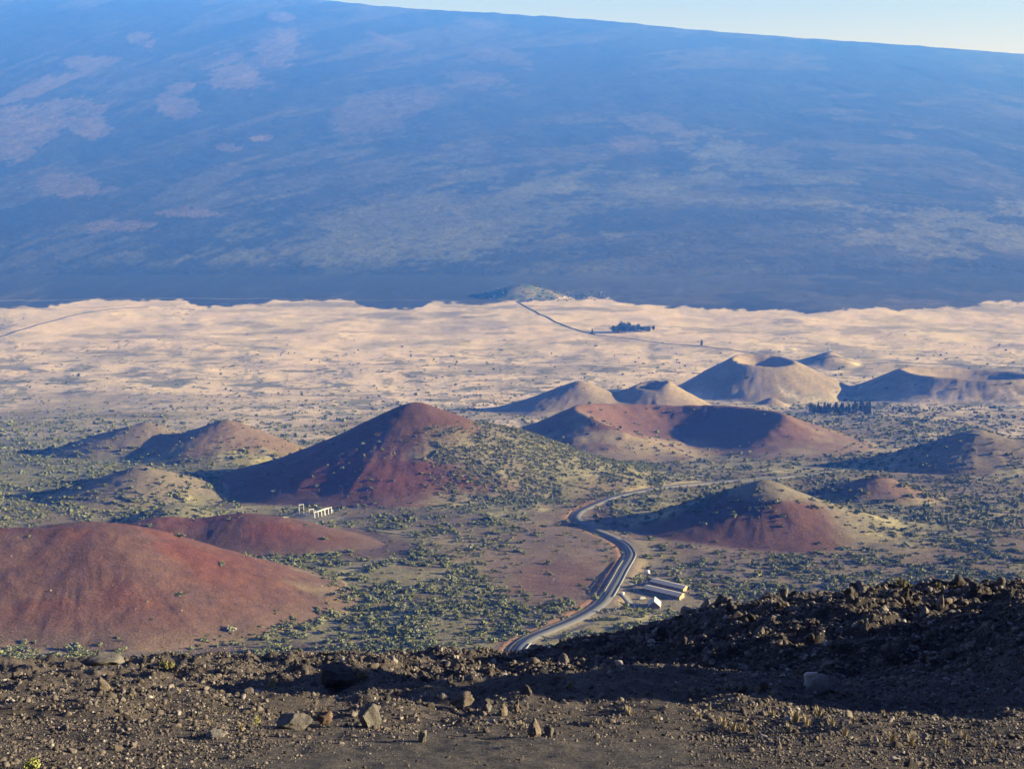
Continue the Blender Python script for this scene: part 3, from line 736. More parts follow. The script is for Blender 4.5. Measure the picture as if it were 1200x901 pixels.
# density of shrubs as a map laid over the land
def dens(px, py, X, Y, add_, rel_, ow_):
    d = .25 * ss(3900, 2600, Y) * ss(560, 700, Y) + .10 * ss(6000, 4500, Y)
    def B(cx, cy, rx, ry, v):
        return v * np.exp(-(((px - cx) / rx) ** 2 + ((py - cy) / ry) ** 2))
    d = d + B(70, 540, 110, 32, 1.1) + B(60, 590, 130, 22, .9) + B(270, 530, 90, 20, .6) + B(210, 570, 80, 18, .7) + B(565, 530, 115, 34, 2.3) + B(520, 585, 120, 22, .7) + B(660, 545, 90, 26, .8)
    d = d + B(500, 700, 70, 60, .6) + B(460, 740, 70, 30, .6) + B(350, 690, 50, 40, .7) + B(600, 750, 60, 15, .4) + B(660, 760, 80, 26, .8) + B(830, 690, 60, 14, 1.0)
    d = d + B(950, 660, 120, 24, .8) + B(1080, 640, 130, 40, .9) + B(1150, 580, 100, 40, .7) + B(860, 535, 160, 16, .7) + B(1020, 490, 90, 18, 1.2) + B(1080, 500, 60, 14, 1.0) + B(800, 590, 80, 12, .9) + B(980, 545, 120, 12, .8)
    d = d + B(860, 590, 40, 22, .8) + B(1000, 580, 50, 14, .8) + B(1060, 545, 70, 12, .9) + B(920, 575, 60, 24, .5)
    d = d * (1 - .93 * np.exp(-(((px - 655) / 85) ** 2 + ((py - 658) / 40) ** 2) ** 2)) * (1 - .9 * np.exp(-(((px - 430) / 75) ** 2 + ((py - 636) / 16) ** 2) ** 2))
    d = d * (1 - .9 * np.exp(-(((px - 870) / 80) ** 2 + ((py - 640) / 22) ** 2) ** 2))
    for i, c in enumerate(CONES):
        m = ow_ == i
        if not m.any(): continue
        dx = (X[m] - c.x) / c.R; dy = (Y[m] - c.y) / c.R; t = rel_[m]; f = 1
        if c.col == 'red': f = .015 + .5 * ss(.85, 1.0, t)
        elif c.col == 'redtop': f = ss(.25, .45, t) * (ss(-.1, .15, dx + .25 * dy) + .25 * ss(.3, .8, dy) + .12)
        elif c.col == 'redcrater': f = .12 + .3 * ss(.8, 1, t)
        elif c.col == 'halfred': f = .25 + .9 * ss(-.1, -.4, dx) * ss(-.3, 0, dy)
        elif c.col == 'tan': f = .05
        elif c.name in ('F', 'E'): f = .3
        elif c.name in ('G1', 'G2', 'G3'): f = .3 + .5 * ss(.5, .9, t)
        if c.name == 'L': f = .03 + .5 * ss(.88, 1, t)
        d[m] = d[m] * f
    return d
def scatter(n, ur=(-.46, .46), yr=(790, 6000)):
    """points even over the picture's floor: uniform in u, and weighted toward the near land"""
    u = rng.uniform(*ur, n); q = rng.uniform(0, 1, n); Y = yr[0] * (yr[1] / yr[0]) ** q
    X = u * Y
    z, ow_, rel_, add_, RD_, RS_ = height(X, Y, True)
    px, py = project(X, Y, z)
    d = dens(px, py, X, Y, add_, rel_, ow_)
    cl = fbm(X / 45, Y / 45, 301, 3) * .6 + fbm(X / 12, Y / 12, 311, 2) * .4
    d = d * ss(.40, .60, cl) * 1.6 + d * .12
    for (x, y, r0, r1, zz) in PADS: d = d * (.12 + .88 * ss(r0 * .6, r0 * 1.1, np.hypot(X - x, Y - y)))
    keep = (rng.uniform(0, 1, n) < d) & ((RD_ > 59) | (np.abs(RS_) > 9.5))
    return X[keep], Y[keep], z[keep], px[keep], py[keep]
SX, SY, SZ, SPX, SPY = scatter(115000)
ex = scatter(26000, (-.09, .115), (1650, 2260)); n0_ = len(SX)
kk = (ex[3] > 500) & (ex[4] < 610) | (rng.uniform(0, 1, len(ex[0])) < .4)
SX, SY, SZ, SPX, SPY = [np.r_[a_, b_[kk]] for a_, b_ in zip((SX, SY, SZ, SPX, SPY), ex)]
ns = len(SX); size = np.clip(rng.lognormal(0.68, .52, ns), .6, 5.4) * (1 + .35 * ss(2000, 3200, SY))
size[n0_:] *= .75
size = np.where((np.abs(SPX - 560) < 150) & (np.abs(SPY - 545) < 60), size * .8, size)
tint = np.clip(rng.normal(.40, .2, ns) + .35 * (np.abs(SPX - 590) < 110) * (np.abs(SPY - 540) < 50) * rng.uniform(0, 1, ns) + .15 * (fbm(SX / 80, SY / 80, 5, 2) - .5), 0, 1)
print('shrubs', ns)
inview = (SPX > 3) & (SPX < 1197) & (SPY < 775) & (SPY > 330)
# drop hidden ones from being individuals: test with a march toward the camera
def visible(X, Y, Z, k=60):
    ok = np.ones(len(X), bool)
    for t in np.r_[np.linspace(.03, .10, 8), np.linspace(.12, .97, k)]:
        ok &= (height_nr(X * t, Y * t) < Z * t + .3)
    return ok
cand = np.where(inview)[0]; cand = cand[np.argsort(-(size[cand] / SY[cand]))][:900]
cand = cand[visible(SX[cand], SY[cand], SZ[cand] + size[cand] * .6)][:292]
indiv = np.zeros(ns, bool); indiv[cand] = True
protos = []
for k in range(10):
    V, Fc = leaf_cloud(170, 1.0, 1.0, .72, .13, 400 + k, lobes=5 + k % 4)
    tr = MB()
    for j in range(4):
        a_ = j * 1.6 + k; tr.tube([(0, 0, -.5), (.12 * math.cos(a_), .12 * math.sin(a_), .25), (.4 * math.cos(a_), .4 * math.sin(a_), .6)], [.05, .035, .015], 4)
    o = mesh_np('shrub', np.r_[V], Fc, M_shrub); protos.append(o)
def zone(px, py):
    if px < 420 and py > 640 and px + (770 - py) * 1.0 < 420: return 'small green shrub alone on the bare red cinder hill at left'
    if py > 742 and px < 590: return 'green shrub at the foot of the red hill just beyond the dark rubble'
    if px < 330 and py < 625: return 'dark green shrub among the low cones at the far left'
    if py < 600 and px < 780: return 'grey green shrub on the scrubby flank of the tall red-topped cone'
    if px < 420: return 'green shrub on the grassy strip beside the large red hill'
    if px < 600: return 'round green shrub on the dry grass between the red hill and the road bend'
    if px < 745 and py < 720: return 'lone green shrub on the brown flat left of the winding road'
    if px < 745: return 'olive shrub beside the nearest bend of the winding road'
    if px < 880 and py > 660: return 'dark green shrub growing around the roadside buildings'
    if py < 640: return 'dark green shrub around the half-red cone right of the road'
    return 'green shrub on the scrubland behind the dark rocky ridge'
grp = {}
for n_, i in enumerate(cand):
    k = int(rng.integers(0, len(protos)))
    if n_ < len(protos): o = protos[n_]
    else: o = protos[k].copy(); COL.objects.link(o)
    o.location = (SX[i], SY[i], SZ[i] - .15 * size[i]); s = size[i]; o.scale = (s * rng.uniform(.9, 1.3), s * rng.uniform(.85, 1.1), s * rng.uniform(.8, 1.15)); o.rotation_euler.z = rng.uniform(0, 6.28)
    lab = zone(SPX[i], SPY[i]); tag(o, lab, 'shrub', lab.replace('green shrub', 'green shrubs').replace('olive shrub', 'olive shrubs'))
# the mass of smaller shrubs
def scatter_mesh(name, lib, X, Y, Z, S, m, tints=None, sink=.12, zs=None, rot3=False, squash=None):
    Vs, Fs, Ts = [], [], []; off = 0
    for li, (V, Fc, sel) in enumerate(lib):
        ii = sel
        if len(ii) == 0: continue
        n = len(ii); a = rng.uniform(0, 6.283, n)
        VV_ = np.repeat(V[None], n, 0)
        if rot3:
            q_ = rng.normal(0, 1, (n, 4)); q_ /= np.linalg.norm(q_, axis=1)[:, None]; w, x, y, z = q_.T
            Rm = np.stack([1 - 2 * (y * y + z * z), 2 * (x * y - z * w), 2 * (x * z + y * w), 2 * (x * y + z * w), 1 - 2 * (x * x + z * z), 2 * (y * z - x * w), 2 * (x * z - y * w), 2 * (y * z + x * w), 1 - 2 * (x * x + y * y)], 1).reshape(n, 3, 3)
            VV_ = np.einsum('nij,nvj->nvi', Rm, VV_)
        else:
            ca, sa = np.cos(a)[:, None], np.sin(a)[:, None]
            VV_ = np.stack([VV_[..., 0] * ca - VV_[..., 1] * sa, VV_[..., 0] * sa + VV_[..., 1] * ca, VV_[..., 2]], -1)
        sc3 = np.stack([rng.uniform(.85, 1.25, n), rng.uniform(.85, 1.2, n), rng.uniform(.7, 1.1, n)], 1) * S[ii][:, None]
        VV_ = VV_ * sc3[:, None, :] + np.stack([X[ii], Y[ii], Z[ii] - sink * S[ii]], 1)[:, None, :]
        FF = Fc[None] + (np.arange(n) * len(V))[:, None, None] + off
        off += n * len(V); Vs.append(VV_.reshape(-1, 3)); Fs.append(FF.reshape(-1, Fc.shape[1]))
        if tints is not None: Ts.append(np.repeat(tints[ii], len(V)))
    o = mesh_np(name, np.concatenate(Vs), np.concatenate(Fs), m)
    if tints is not None:
        t = o.data.attributes.new('tint', 'FLOAT', 'POINT'); t.data.foreach_set('value', np.concatenate(Ts).astype(np.float32))
    return o
rest = np.where(~indiv)[0]
near_r = rest[SY[rest] < 1500]; mid_r = rest[(SY[rest] >= 1500) & (SY[rest] < 2400)]; far_r = rest[SY[rest] >= 2400]
lib = []
for k in range(6): V, Fc = leaf_cloud(80, 1, 1, .72, .2, 500 + k, lobes=6); lib.append((V, Fc, near_r[k::6]))
for k in range(6): V, Fc = leaf_cloud(36, 1, 1, .7, .3, 520 + k, lobes=4); lib.append((V, Fc, mid_r[k::6]))
for k in range(6): V, Fc = leaf_cloud(18, 1, 1, .7, .42, 540 + k, lobes=3); lib.append((V, Fc, far_r[k::6]))
tag(scatter_mesh('scrub', lib, SX, SY, SZ, size, M_shrubs, tint), 'low grey green scrub scattered over the slopes and plain', 'scrub', kind='stuff')
# dry grass clumps and small woody plants between shrubs (gives texture to the near slopes)
u_ = rng.uniform(-.46, .46, 26000); Y_ = 820 * (2600 / 820) ** rng.uniform(0, 1, 26000); X_ = u_ * Y_
z_, o_, r_, a_, D_, S_ = height(X_, Y_, True); kk = ((D_ > 59) | (np.abs(S_) > 7)); X_, Y_, z_, o_ = X_[kk], Y_[kk], z_[kk], o_[kk]
bare = np.array([c.col in ('red', 'redtop', 'redcrater', 'halfred') for c in CONES] + [False])[o_]
kk = rng.uniform(0, 1, len(X_)) < np.where(bare, .35, .9); X_, Y_, z_ = X_[kk], Y_[kk], z_[kk]
sz_ = rng.lognormal(-.75, .35, len(X_)) * (1 + (Y_ - 820) / 2600)
lib = []
for k in range(4): V, Fc = leaf_cloud(9, 1, 1, .8, .42, 560 + k, lobes=2); lib.append((V, Fc, np.arange(len(X_))[k::4]))
M_tuss = ramp_mat('tussock_grass', 'attr', ((0, (.16, .115, .08)), (.5, (.26, .21, .125)), (1, (.34, .29, .18))), .5, .3)
tag(scatter_mesh('tussock_grass', lib, X_, Y_, z_, sz_, M_tuss, rng.uniform(0, 1, len(X_))), 'pale dry grass clumps dotted over the slopes', 'grass', kind='stuff')

# ------------------------------------------------------------------ trees
def make_tree(h, w, seed, conical=False):
    root = empty('grove_tree', (0, 0, 0))
    r = random.Random(seed); q = MB()
    q.tube([(0, 0, -1), (.2, 0, h * .3), (0, .2, h * .75)], [h * .028, h * .02, h * .006], 7)
    for k in range(5):
        a = r.uniform(0, 6.28); z0 = h * r.uniform(.25, .6); l = w * r.uniform(.4, .8)
        q.tube([(0, 0, z0), (l * .5 * math.cos(a), l * .5 * math.sin(a), z0 + l * .35), (l * math.cos(a), l * math.sin(a), z0 + l * .9)], [h * .01, h * .007, h * .002], 5)
    q.build('trunk', M_bark, root)
    V, Fc = leaf_cloud(420, w, w, h * .62, h * .045, seed, base=h * .06, lobes=9)
    if conical:
        rg = np.random.default_rng(seed); n = 420; t = rg.uniform(0, 1, n); a = rg.uniform(0, 6.28, n); rr = w * (1 - t) ** .7 * rg.uniform(.35, 1, n) * (1 + .2 * np.sin(t * 30))
        off = np.stack([rr * np.cos(a), rr * np.sin(a), h * (.08 + .9 * t)], 1); base_ = V.reshape(n, 4, 3); base_ = base_ - base_.mean(1, keepdims=True) + off[:, None]; V = base_.reshape(-1, 3)
    mesh_np('crown', V, Fc, M_tree, root)
    return root
tp = [make_tree(24, 7.5, 900 + k) for k in range(3)]; tc = [make_tree(24, 6.0, 910 + k, True) for k in range(3)]
used = set()
def place(protos_, px, py, s, label, group, Ymin, cat='tree'):
    k = random.randrange(len(protos_)); p_ = protos_[k]
    if id(p_) in used or p_.name in used: o = copy_tree(p_)
    else: used.add(p_.name); o = p_
    x, y, z = hit(px, py, Ymin); z = float(height(np.array([x]), np.array([y]))[0])
    o.location = (x, y, z); o.scale = (s * random.uniform(.9, 1.2), s * random.uniform(.9, 1.2), s); o.rotation_euler.z = random.uniform(0, 6.28)
    tag(o, label, cat, group)
for k in range(34):
    t = k / 33; px = 718 + 44 * t + random.uniform(-1.5, 1.5); py = 390.5 - 1.0 * t - random.choice((0, 1.2, 2.4)) - random.uniform(0, .6)
    place(tp, px, py, random.uniform(1.3, 1.8) * (.75 + .4 * math.sin(math.pi * min(1, t * 1.3 + .15))), 'tree in the dense dark grove standing on the pale plain', 'trees of the grove on the plain', 4600)
place(tp, 765.5, 387.5, 1.35, 'single tree just off the right end of the grove on the plain', None, 4600)
place(tc, 694, 392, 1.1, 'small dark tree at the road junction left of the grove on the plain', None, 4600)
place(tc, 822, 405, 1.0, 'lone dark tree on the pale plain right of the grove', None, 4300)
for k in range(9): place(tp, 697 + k * 2.6, 386.5 + .2 * (k % 3), .35, 'low tree in the thin row leading left from the grove', 'low trees in the row beside the grove', 4600)
for k in range(60):
    px = 950 + 70 * random.random() ** .8; py = 482 + random.uniform(-3, 4)
    place(tc, px, py, random.uniform(.6, .95) * (1.25 if px > 1000 else 1), 'dark conifer in the grove between the two pale cratered cones', 'conifers of the grove between the cones', 2600)
place(tp, 1054, 484, .62, 'round dark tree right of the conifer grove', None, 2600)
place(tc, 1046, 482, .45, 'small conifer right of the conifer grove', None, 2600)
place(tc, 948, 478, .6, 'lone conifer left of the conifer grove', None, 2600)
# scrubby trees on the mound in the lava
c = CONES[-1]
n = 420; a_ = rng.uniform(0, 6.28, n); d_ = np.sqrt(rng.uniform(0, 1, n)) * c.R; X_ = c.x + np.cos(a_) * d_ + 90 * (rng.uniform(0, 1, n) < .5) * rng.uniform(0, 4, n); Y_ = c.y + np.sin(a_) * d_
z_ = height(X_, Y_); kk = (X_ > c.x + 20) | (rng.uniform(0, 1, n) < .4); X_, Y_, z_ = X_[kk], Y_[kk], z_[kk]
V, Fc = leaf_cloud(16, 1, 1, .9, .45, 777, lobes=3)
tag(scatter_mesh('scrub', [(V, Fc, np.arange(len(X_)))], X_, Y_, z_, rng.uniform(4, 7, len(X_)), M_shrubs, rng.uniform(.2, .7, len(X_))), 'green scrub covering the small mound at the foot of the mountain', 'scrub', kind='stuff')

# ------------------------------------------------------------------ near rocks
def ico(sub):
    import bmesh
    bm = bmesh.new(); bmesh.ops.create_icosphere(bm, subdivisions=sub, radius=1)
    V = np.array([v.co[:] for v in bm.verts]); Fc = np.array([[v.index for v in f.verts] for f in bm.faces]); bm.free(); return V, Fc
I1, I2, I3, I4 = ico(1), ico(2), ico(3), ico(4)
def rock(I, seed, cuts=9, rough=.12, stretch=(1, 1, 1), spiky=0):
    V, Fc = I; r = np.random.default_rng(seed); V = V.copy()
    if spiky:
        for k in range(spiky):
            d = r.normal(0, 1, 3); d[2] = abs(d[2]) * 1.5; d /= np.linalg.norm(d); w = np.clip(V @ d, 0, 1) ** 9; V = V + d * w[:, None] * r.uniform(.3, .9)
    for k in range(cuts):
        n = r.normal(0, 1, 3); n /= np.linalg.norm(n); dd = r.uniform(.45, .85); t = np.maximum(0, V @ n - dd); V = V - n * (t * .93)[:, None]
    if rough:
        q = fbm(V[:, 0] * 2.2 + seed, V[:, 1] * 2.2 + V[:, 2] * 1.7, seed, 3) - .5; q2 = fbm(V[:, 2] * 5 + seed, V[:, 1] * 5 - V[:, 0] * 4, seed + 3, 2) - .5
        V = V * (1 + rough * 2.4 * q + rough * 1.1 * q2)[:, None]
    return V * np.array(stretch), Fc
rockramp = ((0, (.040, .034, .031)), (.35, (.075, .061, .053)), (.7, (.115, .093, .080)), (.93, (.17, .14, .12)), (1, (.30, .265, .24)))
M_rub = ramp_mat('rubble_stone', 'island', rockramp, 9, .35, 30, .02)
M_rock = ramp_mat('loose_rock', 'object', rockramp, 7, .4, 18, .03)
M_bldg = simple('grey_boulder', (.12, .105, .095), .9, 6, .4); M_bldt = simple('tan_boulder', (.14, .11, .088), .9, 6, .35); M_bldr = simple('rusty_boulder', (.14, .09, .068), .9, 6, .35)
M_bldd = simple('dark_boulder', (.055, .047, .044), .9, 6, .4); M_bldp = simple('pale_boulder', (.19, .17, .155), .9, 6, .25)
for m_ in (M_bldg, M_bldt, M_bldr, M_bldd, M_bldp):
    nt = m_.node_tree; bump(nt, nt.nodes['Principled BSDF'], noise(nt, coord(nt), 14, 6, .75), .9, .05)
def nhit(px, py):
    Ys_ = np.linspace(9.5, 76, 3000); u = float(uof(px, py)); r_ = float(ratio(py)); z = height_nr(u * Ys_, Ys_); d = z + r_ * Ys_
    k = np.argmax(d > 0)
    if d[k] <= 0: k = np.argmax(d)
    return np.array([u * Ys_[k], Ys_[k], z[k]])
def rdens(px, py):
    d = .75 + 0 * px
    smooth_ = np.exp(-(((px - 540) / 330) ** 2 + ((py - 895) / 30) ** 2) ** 1.5)
    d = d * (1 - .72 * smooth_)
    d = d * (1 - .5 * np.exp(-(((px - 560) / 90) ** 2 + ((py - 868) / 14) ** 2)))
    return d
n = 150000
px = rng.uniform(-170, 1370, n); q = rng.uniform(0, 1, n)
Yq = 9.6 * (74 / 9.6) ** q; Xq = uof(px, 800) * Yq; Zq = height_nr(Xq, Yq); ppx, ppy = project(Xq, Yq, Zq)
cl = fbm(Xq / (Yq * .03), Yq / (Yq * .08), 611, 3)
keep = rng.uniform(0, 1, n) < .85 * rdens(ppx, ppy) * (.45 + 1.0 * ss(.35, .65, cl))
X3_ = rng.uniform(-.5, .5, 70000); Y3_ = 10 * (46 / 10) ** rng.uniform(0, 1, 70000); p3_ = 600 + F * X3_ * .97
k3_ = (p3_ < 330 + 60 * np.sin(Y3_)) | (p3_ > 820) & (Y3_ > 12); Xq = np.r_[Xq[keep], (X3_ * Y3_)[k3_]]; Yq = np.r_[Yq[keep], Y3_[k3_]]; keep = np.ones(len(Xq), bool)
X2 = rng.uniform(-14, 36, 70000); Y2 = rng.uniform(37, 66, 70000)
Xq = np.r_[Xq[keep], X2]; Yq = np.r_[Yq[keep], Y2]; Zq = height_nr(Xq, Yq); ppx, ppy = project(Xq, Yq, Zq)
keep = (np.arange(len(Xq)) < keep.sum()) | ((Xq / Yq > -.3) & (Xq / Yq < .48) & (np.random.default_rng(3).uniform(0, 1, len(Xq)) < .45 + .55 * ss(.4, .6, fbm(Xq / 1.5, Yq / 1.5, 613, 3))))
Xq, Yq, Zq, ppx, ppy = Xq[keep], Yq[keep], Zq[keep], ppx[keep], ppy[keep]; n = len(Xq)
sp = np.clip(rng.lognormal(math.log(1.22), .58, n), .6, 9.0)
sm = np.exp(-(((ppx - 540) / 330) ** 2 + ((ppy - 895) / 30) ** 2) ** 1.5); sp = sp * (1 - .45 * sm) * (1 + .25 * (Yq > 40))
sp = sp * np.where((Xq < -4) & (Yq > 34), .68, 1); SR = sp * Yq / 1650
print('rubble', n)
big = np.argsort(-sp); vis = big[:800]; inf = (ppx[vis] > 4) & (ppx[vis] < 1196) & (ppy[vis] < 899) & (ppy[vis] > 670); vis = vis[inf]
vis = vis[visible(Xq[vis], Yq[vis], Zq[vis] + SR[vis] * .5, 30)][:235]
ind = np.zeros(n, bool); ind[vis] = True
rp = []
for k in range(14):
    V, Fc = rock(I3, 700 + k, 11, .16, (1.1, .9, .85), spiky=(k % 3 == 0) * 3); rp.append(mesh_np('loose_rock', V, Fc, M_rock))
def rzone(px, py):
    if px > 880 and py < 790: return 'brown rock on the sunlit upper part of the dark ridge at right'
    if py < 790 and px < 420: return 'brown rock on the far edge of the rubble slope at left'
    if px < 320: return 'brown rock in the rubble slope at lower left'
    if 400 < px <= 880 and py < 812: return 'dark rock in the shaded hollow below the ridge'
    if px > 840: return 'brown rock near the grass tufts at lower right'
    return 'brown rock in the lit rubble band across the lower middle'
for n_, i in enumerate(vis):
    k = int(rng.integers(0, len(rp))); 
    if n_ < len(rp): o = rp[n_]
    else: o = rp[k].copy(); COL.objects.link(o)
    s = SR[i]; o.location = (Xq[i], Yq[i], Zq[i] + .15 * s); o.scale = (s * rng.uniform(.8, 1.3), s * rng.uniform(.8, 1.2), s * rng.uniform(.7, 1.15)); o.rotation_euler = (rng.uniform(-.5, .5), rng.uniform(-.5, .5), rng.uniform(0, 6.28))
    lab = rzone(ppx[i], ppy[i]); tag(o, lab, 'rock', lab.replace(' rock ', ' rocks '))
rest = np.where(~ind)[0]; o_sz = sp[rest]
bigr = rest[o_sz > 2.0]; midr = rest[(o_sz <= 2.0) & (o_sz > 1.1)]; smr = rest[o_sz <= 1.1]
lib = []
for k in range(8): lib.append((*rock(I2, 720 + k, 9, .16, (1.1, .9, .8)), bigr[k::8]))
for k in range(8): lib.append((*rock(I1, 740 + k, 5, .12, (1.1, .9, .8)), midr[k::8]))
for k in range(6): lib.append((*rock(I1, 760 + k, 3, .10, (1.1, .9, .8)), smr[k::6]))
tag(scatter_mesh('rubble', lib, Xq, Yq, Zq, SR, M_rub, None, sink=-.1, rot3=True), 'loose volcanic rubble and gravel covering the near slope', 'rubble', kind='stuff')

# particular boulders: px, base row, width px, height px, material, label, spiky
BL = [(958, 812, 30, 24, M_bldp, 'rounded pale grey boulder in the shaded hollow under the right ridge', 0, 'round'),
      (398, 803, 46, 26, M_bldd, 'large dark angular boulder on the edge where the shade begins', 2, ''),
      (344, 853, 48, 20, M_bldg, 'wide grey boulder with a lit right face in the lower left', 0, ''),
      (381, 848, 20, 17, M_bldr, 'rust tinted boulder just right of the wide grey one', 0, ''),
      (433, 852, 30, 30, M_bldg, 'jagged grey pinnacle rock at the edge of the shade left of centre', 5, ''),
      (495, 869, 11, 15, M_bldg, 'small upright grey wedge of rock alone on the smooth gravel', 2, ''),
      (626, 863, 18, 24, M_bldt, 'spiky tan rock with a long shadow on the gravel below centre', 6, ''),
      (643, 864, 13, 15, M_bldg, 'low grey rock touching the right side of the spiky tan one', 2, ''),
      (541, 828, 32, 16, M_bldt, 'broad tan outcrop at the shade edge left of centre', 3, ''),
      (570, 833, 14, 15, M_bldg, 'grey rock between the broad tan outcrop and the leaning one', 2, ''),
      (590, 838, 11, 17, M_bldt, 'pale rounded upright rock at the shade edge near centre', 0, ''),
      (605, 834, 7, 18, M_bldt, 'thin leaning spire of tan rock near centre', 4, ''),
      (122, 779, 46, 12, M_bldg, 'low grey outcrop on the far left crest of the rubble', 3, ''),
      (122, 809, 18, 17, M_bldt, 'tan wedge of rock with a dark shaded left side in the left rubble', 2, ''),
      (254, 862, 30, 9, M_bldp, 'flat pale slab lying in the rubble at lower left', 0, ''),
      (918, 702, 12, 15, M_bldg, 'upright grey stone on the skyline of the right ridge', 1, ''),
      (1083, 722, 12, 13, M_bldp, 'pale stone on the sunlit top of the right ridge', 0, ''),
      (1084, 866, 9, 9, M_bldp, 'small bright white stone at lower right', 0, ''),
      (1062, 703, 16, 24, M_bldd, 'tall dark stacked rock on the right ridge skyline', 4, ''),
      (995, 700, 13, 15, M_bldd, 'squat dark rock on the right ridge skyline', 1, ''),
      (1143, 696, 15, 17, M_bldd, 'dark knobbly rock near the right end of the ridge skyline', 4, ''),
      (760, 750, 9, 10, M_bldp, 'small tan stone on the shaded shoulder of the ridge', 0, ''),
      (911, 760, 13, 11, M_bldt, 'tan rock at the left end of the sunlit ridge top', 1, ''),
      (1052, 858, 6, 6, M_bldp, 'small pale stone above the bright white one at lower right', 0, ''),
      (895, 806, 14, 12, M_bldg, 'grey rock in the hollow left of the rounded pale boulder', 2, ''),
      (855, 715, 11, 10, M_bldd, 'dark lump on the ridge skyline left of the grey upright stone', 2, ''),
      (775, 742, 12, 10, M_bldd, 'dark lump on the lower ridge skyline', 2, ''),
      (20, 795, 14, 8, M_bldt, 'low tan rock in the rubble near the left edge', 1, ''),
      (600, 789, 10, 6, M_bldd, 'small dark rock on the shaded crest below the road bend', 1, ''),
      (880, 850, 13, 8, M_bldt, 'tan rock among the grass tufts at lower right', 1, '')]
for j, (bx_, by_, w, h, m_, lab, spk, sh_) in enumerate(BL):
    p_ = nhit(bx_, by_); s = p_[1] / 1600 * 1.03
    if sh_ == 'round': V, Fc = rock(I4, 800 + j, 5, .05)
    else: V, Fc = rock(I4, 860 + j, 14, .24, (1, 1, 1), min(spk, 4))
    V = V - (V.max(0) + V.min(0)) / 2; V = V / (V.max(0) - V.min(0)); V = V * np.array([w * s, max(w, h) * .8 * s, h * s * 1.35]); V[:, 2] += h * s * .38
    o = mesh_np('boulder', V, Fc, m_, smooth=(sh_ == 'round')); o.location = p_; tag(o, lab, 'boulder')
# dead branch leaning beside the round boulder
p_ = nhit(945, 803); s = p_[1] / 1600; q = MB()
q.tube([(0, 0, -.1), (.02, 0, 6 * s), (-.02, .02, 15 * s)], [.09, .07, .05], 7); q.tube([(-.01, .02, 14 * s), (5 * s, .03, 14.5 * s), (14 * s, .05, 16 * s)], [.06, .045, .02], 6)
o = q.build('dead_branch', simple('bleached_wood', (.50, .42, .33), .8, 8, .2)); o.location = p_; tag(o, 'bleached bent dead branch standing behind the rounded pale boulder', 'branch')

# grass tufts and small plants
M_tuft = ramp_mat('dry_tuft', 'object', ((0, (.30, .24, .16)), (1, (.42, .35, .24))), 6, .2)
M_yel = simple('yellow_green_leaves', (.24, .24, .07), .8, 5, .3); M_olv = simple('olive_leaves', (.17, .15, .06), .8, 5, .3)
def blades(n_, w, h, seed):
    r = np.random.default_rng(seed); V = []; Fq = []
    for k in range(n_):
        a = r.uniform(0, 6.28); d = r.uniform(0, .3) * w; l = h * r.uniform(.5, 1.1); lean = r.uniform(.1, .65) * w; bw = .05 * w
        b0 = np.array([d * math.cos(a), d * math.sin(a), -.1 * h]); t = np.array([math.cos(a), math.sin(a), 0]); sdv = np.array([-t[1], t[0], 0]) * bw
        i = len(V); mid = b0 + t * lean * .35 + np.array([0, 0, l * .6]); tip = b0 + t * lean + np.array([0, 0, l])
        V += [b0 - sdv, b0 + sdv, mid + sdv * .8, mid - sdv * .8, tip + sdv * .1, tip - sdv * .1]; Fq += [(i, i + 1, i + 2, i + 3), (i + 3, i + 2, i + 4, i + 5)]
    return np.array(V), np.array(Fq)
tl = [(*blades(60, 1, 1.2, 950 + k), ) for k in range(5)]; tm = []
for V, Fc in tl: tm.append(mesh_np('grass_tuft', V, Fc, M_tuft))
T = [(668, 806, 9), (736, 838, 12), (790, 812, 7), (811, 812, 8), (850, 808, 8), (860, 856, 12), (872, 858, 11), (848, 852, 14), (887, 812, 9), (905, 840, 11), (932, 846, 16), (945, 852, 15), (960, 838, 12), (975, 850, 12),
     (990, 862, 12), (1046, 872, 16), (1068, 874, 14), (1130, 866, 12), (1165, 874, 9), (925, 858, 12), (820, 842, 8), (283, 856, 10), (303, 848, 11), (1035, 838, 7), (770, 846, 8), (700, 848, 7), (1110, 872, 8), (960, 870, 9), (905, 815, 7), (1000, 845, 8), (612, 852, 8), (560, 856, 6), (210, 812, 7), (155, 818, 6), (245, 850, 7)]
for j, (a_, b_, h) in enumerate(T):
    o = tm[j] if j < len(tm) else tm[j % 5].copy()
    if j >= len(tm): COL.objects.link(o)
    p_ = nhit(a_, b_); s = h * p_[1] / 1600; o.location = p_; o.scale = (s * .75, s * .75, s); o.rotation_euler.z = rng.uniform(0, 6.28)
    lab = 'straw coloured grass tuft among the stones at lower right' if a_ > 840 and b_ > 820 else 'dry grass tuft standing along the edge of the shade' if b_ < 820 and a_ > 600 else 'dry grass tuft in the left rubble' if a_ < 400 else 'dry grass tuft in the lit rubble near the centre'
    tag(o, lab, 'grass tuft', lab.replace('tuft', 'tufts'))
